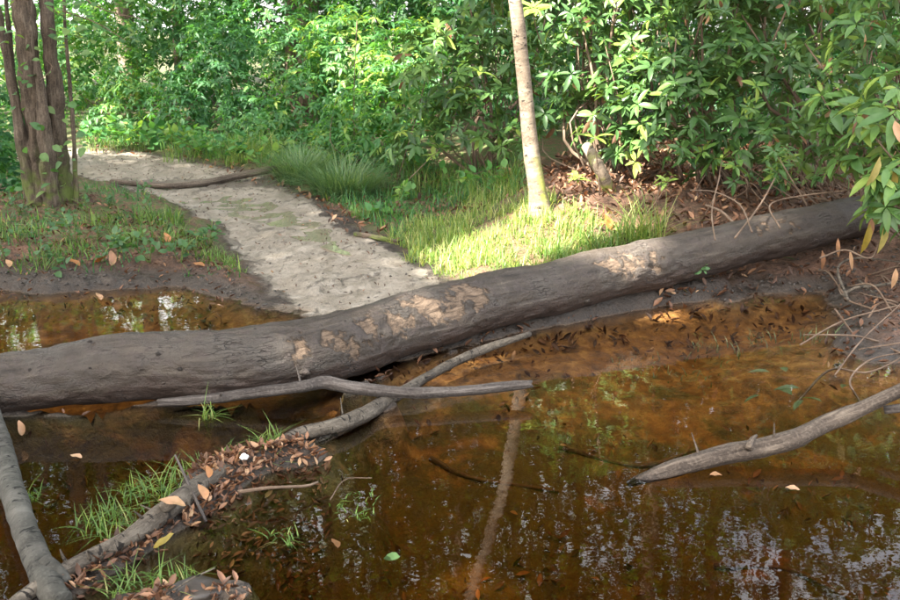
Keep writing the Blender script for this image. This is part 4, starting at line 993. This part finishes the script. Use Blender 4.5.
# sunken twigs lying on the bed
for k, l in enumerate([[(430, 440), (470, 448), (560, 455)], [(720, 500), (800, 505), (880, 540)], [(320, 560), (380, 540), (470, 530)], [(560, 430), (640, 440), (700, 430)]]):
    branch('sunken_twig', [np.array([*at(a, b, -.12)[:2], gz(*at(a, b, -.12)[:2]) + .006]) for a, b in l], [.012, .011, .006], 'stem',
           ['sunken twig behind the pale trunk reflection', 'sunken crooked twig below the driftwood', 'sunken twig in the lower pool centre', 'sunken twig right of the grey stick'][k], 'twig', group='sunken twigs', nseg=8, nring=20, amp=.2, freq=16)

def stubs(parent, l, mat, n=5, r=.006):
    P = catmull(np.array(bz(l)), 40)
    for k in range(n):
        p = P[rng.integers(4, 36)]; d = rnd_dirs(1, .1)[0]
        branch('broken_spur', [p, p + d * rng.uniform(.025, .05), p + d * rng.uniform(.06, .09) + rng.normal(0, .01, 3)], [r, r * .7, r * .25], mat, parent=parent, nseg=6, nring=6, amp=.2, freq=40)
stubs(st_, [(160, 403, .035), (255, 393, .065), (325, 382, .09), (410, 393, .06), (530, 384, .07)], 'drift', 4, .006)
stubs(db, [(20, 600, .03), (85, 560, .045), (148, 525, .055), (205, 482, .05)], 'mossbranch', 5, .007)
stubs(mb, [(295, 436, .035), (360, 417, .035), (425, 378, .015), (530, 334, .05)], 'mossbranch', 4, .006)
stubs(dr, [(675, 468, .02), (755, 449, .055), (830, 422, .11), (905, 388, .21)], 'driftbrown', 4, .007)
stubs(tb, [(0, 440, .085), (12, 487, .07), (27, 535, .06), (48, 584, .04)], 'branchbark', 2, .007)

# ------------------------------------------------------------------ dead leaves
def fallen(px, py, z, L, label, mat='dry', lv=.8, yaw=0., tilt=.25, T=T_FLAT, key='flat', group=None):
    c = at(px, py, z) if z is not None else onground(px, py) + [0, 0, .012]
    me = mesh_np('fallen_leaf', T[0], T[1], lv=np.full(len(T[0]), lv)); me.materials.append(M[mat])
    o = ob('fallen_leaf', me, label=label, cat='leaf', group=group); o.location = tuple(c); o.scale = (L,) * 3
    o.rotation_euler = (tilt, random.uniform(-.3, .3), yaw)
    return o
fallen(186, 506, .10, .085, 'large pale orange leaf resting on the crooked branch', 'orange', .95, 1.7)
fallen(206, 500, .07, .06, 'pinkish leaf standing beside the thin upright stick', 'orange', .6, .6, .5)
fallen(209, 478, .07, .05, 'orange leaf behind the thin upright stick', 'orange', .3, .3, .4)
fallen(258, 450, .06, .045, 'pointed tan leaf on the debris near the white cap', 'orange', .9, .9, .5)
fallen(22, 436, .03, .06, 'tan leaf standing upright in front of the log at the left', 'dry', .9, .1, 1.0)
fallen(82, 458, .003, .05, 'small tan leaf floating below the left half of the log', 'dry', .98, 1.3, .02)
fallen(153, 548, .03, .07, 'curled brownish-yellow leaf under the crooked branch', 'yellow', .2, -1.2, .4)
fallen(92, 266, None, .13, 'bright orange leaf on the left bank by the water', 'orange', .1, -1.3, .3)
fallen(80, 268, None, .10, 'second orange leaf beside the bright one on the left bank', 'orange', .25, 1.2, .3)
fallen(168, 245, None, .09, 'rust-coloured leaf on the tip of the left bank', 'orange', .3, .4, .6)
fallen(205, 268, None, .08, 'tan leaf lying at the tip of the left bank', 'orange', .4, 1.3, .1)
fallen(10, 270, None, .08, 'pale tan leaf at the left edge by the water', 'orange', 1, .5, .3)
fallen(101, 300, .02, .07, 'pinkish white leaf at the edge of the back pool', 'orange', 1, .7, .3)
fallen(112, 268, None, .1, 'brown upright leaf on the dark left mud', 'dry', .7, .2, .9)
fallen(610, 232, None, .11, 'rusty red upright leaf behind the log', 'orange', .05, .2, 1.2)
fallen(686, 303, None, .05, 'pale yellow leaf at the foot of the log on the right', 'yellow', .9, .9, .4)
fallen(795, 262, None, .08, 'bright green leaf fallen on the mud below the log', 'broad', .6, 1.1, .3, T_OVA, 'ova')
fallen(846, 352, .01, .07, 'orange leaf at the right bank of the pool', 'orange', .2, 1.5, .1)
fallen(800, 490, .003, .05, 'small pale leaf floating below the driftwood', 'orange', 1, 1.4, .02)
fallen(722, 475, .003, .05, 'small brown leaf floating against the driftwood', 'orange', .6, 1.8, .02)
fallen(400, 557, .003, .05, 'tiny green leaf floating in the lower pool', 'broad', .7, 1.5, .02, T_OVA, 'ova')
fallen(338, 548, -.03, .05, 'tan leaf sunk in the shallow water left of centre', 'orange', .7, .5, .02)
for k, (a, b, L, yw, lv_) in enumerate([(792, 395, .13, .2, .6), (800, 388, .11, 1.4, .55), (786, 372, .12, -.1, .7), (803, 400, .10, 2.4, .5), (822, 402, .11, .5, .6), (770, 372, .1, 1.2, .8), (842, 388, .10, -.6, .5), (762, 395, .10, 2.0, .4)]):
    fallen(a, b, -.012, L, 'pale olive leaf under the water right of centre', 'weed', lv_, yw, .03, T_RHO, 'rho', 'sunken pale leaves')
# hanging dead and yellow leaves at the right edge
HL = [(870, 235, 4.95, .17, 'yellow', .3, 'long yellow leaf hanging at the right edge'), (886, 232, 4.9, .18, 'yellow', .9, 'pale yellow-green leaf hanging at the far right'), (893, 180, 4.9, .2, 'yellow', .1, 'large yellow leaf drooping at the right edge top'),
      (850, 262, 5.1, .12, 'dry', .97, 'tan leaf hanging against the mud'), (838, 250, 5.15, .11, 'dry', .85, 'rusty leaf hanging under the end of the log'), (822, 262, 5.2, .12, 'dry', .7, 'brown leaf hanging below the log end'), (896, 280, 4.7, .11, 'dry', .95, 'pinkish leaf at the right edge beside the twigs'), (880, 168, 4.9, .18, 'yellow', .95, 'pale folded leaf hanging from the right bush')]
for a, b, Y, L, mt, lv_, lab in HL:
    me = mesh_np('hanging_leaf', T_RHO[0], T_RHO[1], lv=np.full(len(T_RHO[0]), lv_)); me.materials.append(M[mt])
    o = ob('hanging_leaf', me, label=lab, cat='leaf', group='dead leaves hanging at the right'); o.location = tuple(aty(a, b - 12, Y)); o.scale = (L * rng.uniform(.5, .9), L, L * rng.uniform(1, 2.2))
    o.rotation_euler = Matrix(frames(np.array([[rng.normal(0, .2), -.15, -1]]), np.array([[rng.normal(0, .4), -1, .1]]))[0].tolist()).to_euler()
# litter: countless small dead leaves
def litter(name, label, poly, n, size, z=.10, lvm=.45, clump=0, lift=.006, flat=.35, mat='dry'):
    pl = np.array(pix(poly, z)); lo, hi = pl.min(0), pl.max(0)
    x = rng.uniform(lo[0], hi[0], n * 3); y = rng.uniform(lo[1], hi[1], n * 3)
    ok = psdf([tuple(p) for p in pl], x, y) + (fbm(x * 5, y * 5, 91) - .5) * .25 < 0
    if clump: ok &= fbm(x * 3.2, y * 3.2, 123, 4) > clump
    x, y = x[ok][:n], y[ok][:n]; m_ = len(x)
    P = ground_pts(x, y, lift); P[:, 2] += rng.uniform(0, .012, m_)
    D = rnd_dirs(m_, -.25) * [1, 1, .45]; Nn = unit(np.array([0, 0, 1.]) + rng.normal(0, flat, (m_, 3)))
    return ob(name, scatter_mesh(name, T_DRY, P, frames(D, Nn), size * rng.uniform(.25, 1.3, m_), np.clip(rng.normal(lvm, .3, m_), 0, .99)), label=label, cat='leaf litter', kind='stuff', mat=M[mat])
litter('leaf_litter', 'brown dead leaves covering the slope under the rhododendrons', [(545, 200), (560, 165), (640, 150), (760, 150), (850, 165), (870, 215), (780, 232), (700, 250), (660, 262), (640, 235), (590, 228)], 5200, .058, .3, .36)
litter('bank_litter', 'wet dead leaves and muck below the right half of the log', [(560, 318), (640, 300), (720, 280), (800, 255), (860, 240), (900, 260), (900, 350), (845, 345), (830, 300), (740, 312), (650, 318)], 500, .045, .1, .2)
litter('log_foot_litter', 'dark bits of leaf and bark along the foot of the log', [(-20, 412), (160, 405), (300, 398), (350, 380), (440, 345), (560, 315), (600, 312), (560, 335), (440, 362), (350, 402), (200, 425), (-20, 440)], 900, .045, .02, .3)
litter('debris_litter', 'reddish-brown leaves heaped on the debris island', [(170, 520), (205, 470), (250, 440), (300, 435), (330, 450), (318, 478), (300, 495), (240, 505), (205, 535)], 1500, .034, .03, .5)
litter('island_litter', 'brown leaf scraps along the crooked branch at the bottom left', [(60, 610), (60, 585), (150, 530), (190, 520), (150, 560), (100, 600), (240, 590), (240, 612)], 600, .036, .02, .42)
litter('left_bank_litter', 'scattered dead leaves on the left bank', [(-30, 215), (60, 205), (140, 225), (210, 245), (240, 275), (210, 300), (120, 290), (0, 292), (-40, 290)], 1500, .036, .1, .26)
litter('verge_litter', 'dead leaves and stalks between the sedge and the bushes', [(300, 180), (330, 160), (420, 158), (520, 180), (520, 200), (440, 205), (400, 225), (350, 215)], 700, .055, .25, .35)
litter('far_litter', 'dry leaves at the edge of the far path', [(75, 150), (80, 138), (160, 142), (230, 160), (300, 178), (330, 210), (300, 195), (220, 168), (150, 156)], 420, .06, .14, .6)
litter('sunken_litter', 'rotting leaves lying on the bed of the pool', [(0, 430), (300, 410), (600, 340), (830, 340), (900, 400), (900, 600), (0, 600)], 650, .045, 0, .5, lift=.0, clump=.56)
# clods of wet muck
def clods(name, label, poly, n, size, z=.08):
    import bmesh
    bm = bmesh.new(); bmesh.ops.create_icosphere(bm, subdivisions=1, radius=1)
    tv = np.array([v.co[:] for v in bm.verts]) * [1, .8, .38]; tf = np.array([[v.index for v in f.verts] for f in bm.faces]); bm.free()
    pl = np.array(pix(poly, z)); lo, hi = pl.min(0), pl.max(0)
    x = rng.uniform(lo[0], hi[0], n * 4); y = rng.uniform(lo[1], hi[1], n * 4)
    ok = (psdf([tuple(p) for p in pl], x, y) < 0) & (rng.random(len(x)) < sm(.35, .7, fbm(x * 4, y * 3, 55)) + .1)
    ok &= terrain(x, y) > .005
    x, y = x[ok][:n], y[ok][:n]; m_ = len(x)
    D = rnd_dirs(m_, -.2); Nn = np.tile([0, 0, 1.], (m_, 1)) + rng.normal(0, .2, (m_, 3))
    tv = tv * (1 + .25 * rng.normal(0, 1, (len(tv), 1)))
    ob(name, scatter_mesh(name, (tv, tf), ground_pts(x, y, 0.0), frames(D, Nn), size * rng.uniform(.3, 1.2, m_) ** 1.5, rng.random(m_)), label=label, cat='mud', kind='stuff', mat=M['clod'])
litter('path_debris', 'dark crumbs of leaf and twig trodden into the sandy path', [(85, 152), (230, 168), (300, 190), (345, 214), (460, 283), (400, 325), (300, 318), (266, 280), (195, 227), (125, 196), (80, 180)], 900, .022, .1, .12, lift=.001, flat=.2)
clods('path_clods', 'dark clods of mud trodden over the sandy path', [(80, 150), (230, 166), (300, 188), (345, 212), (470, 285), (400, 330), (300, 325), (266, 280), (190, 225), (120, 195), (70, 180)], 500, .010)
clods('bank_clods', 'dark wet lumps along the right bank mud', [(560, 318), (640, 300), (720, 280), (800, 255), (860, 245), (910, 260), (910, 360), (845, 350), (830, 300), (740, 314), (650, 320)], 800, .016)
clods('shore_clods', 'dark muddy crumbs around the back pool', [(-20, 300), (0, 262), (120, 262), (200, 255), (262, 290), (340, 330), (300, 325), (240, 322), (200, 292), (100, 292)], 900, .014)
lump('white_cap', at(244, 457, .085), .013, .013, .010, 'white', None, 4, label='tiny white round cap in the grass on the debris', cat='cap')
lump('mud_lump', onground(355, 410) + [0, 0, .01], .10, .055, .04, 'clod', None, 6, label='grey mud lump beside the half-sunken branch', cat='mud')
lump('bottom_mud', at(205, 592, .0), .10, .05, .035, 'clod', None, 9, label='grey mud lump at the bottom left edge of the pool', cat='mud')

# ------------------------------------------------------------------ unseen canopy added behind the camera, towards the sun, to shade the place
k = 0
for sx, sy, t in [(-3.5, 3, 13), (0, 3.5, 14), (3.5, 4, 14), (-3.5, 7.5, 13), (.2, 7.5, 15), (3.6, 8, 14), (-4, 12, 13), (-.5, 12, 15), (3.5, 12.5, 15), (-4, 16, 14), (1, 17, 16)]:
    c = np.array([sx, sy, .3]) + SUN_DIR * t
    b = np.array([c[0] - .5, c[1] - .4, 0.]); b[2] = gz(b[0], b[1]) - .1
    if b[1] > 2 and abs(b[0]) < b[1] * .55: b[0] = -b[1] * .62
    tree('shade_tree', 'unseen leafy tree added towards the sun to shade the scene', [([b, up(b, c[2] * .4, .1), up(b, c[2] * .8, .3, .2), c], [.2, .17, .13, .06])], 'farbark',
         [(c, (2.6, 2.6, 1.7)), (c + np.array([.6, .5, 1.2]), (2.2, 2.2, 1.3))], 9000 if sy < 10 else (7500 if sx > 2 else 2200), .19, group='unseen shade trees added towards the sun', limbs=3, nring=10, nseg=8)
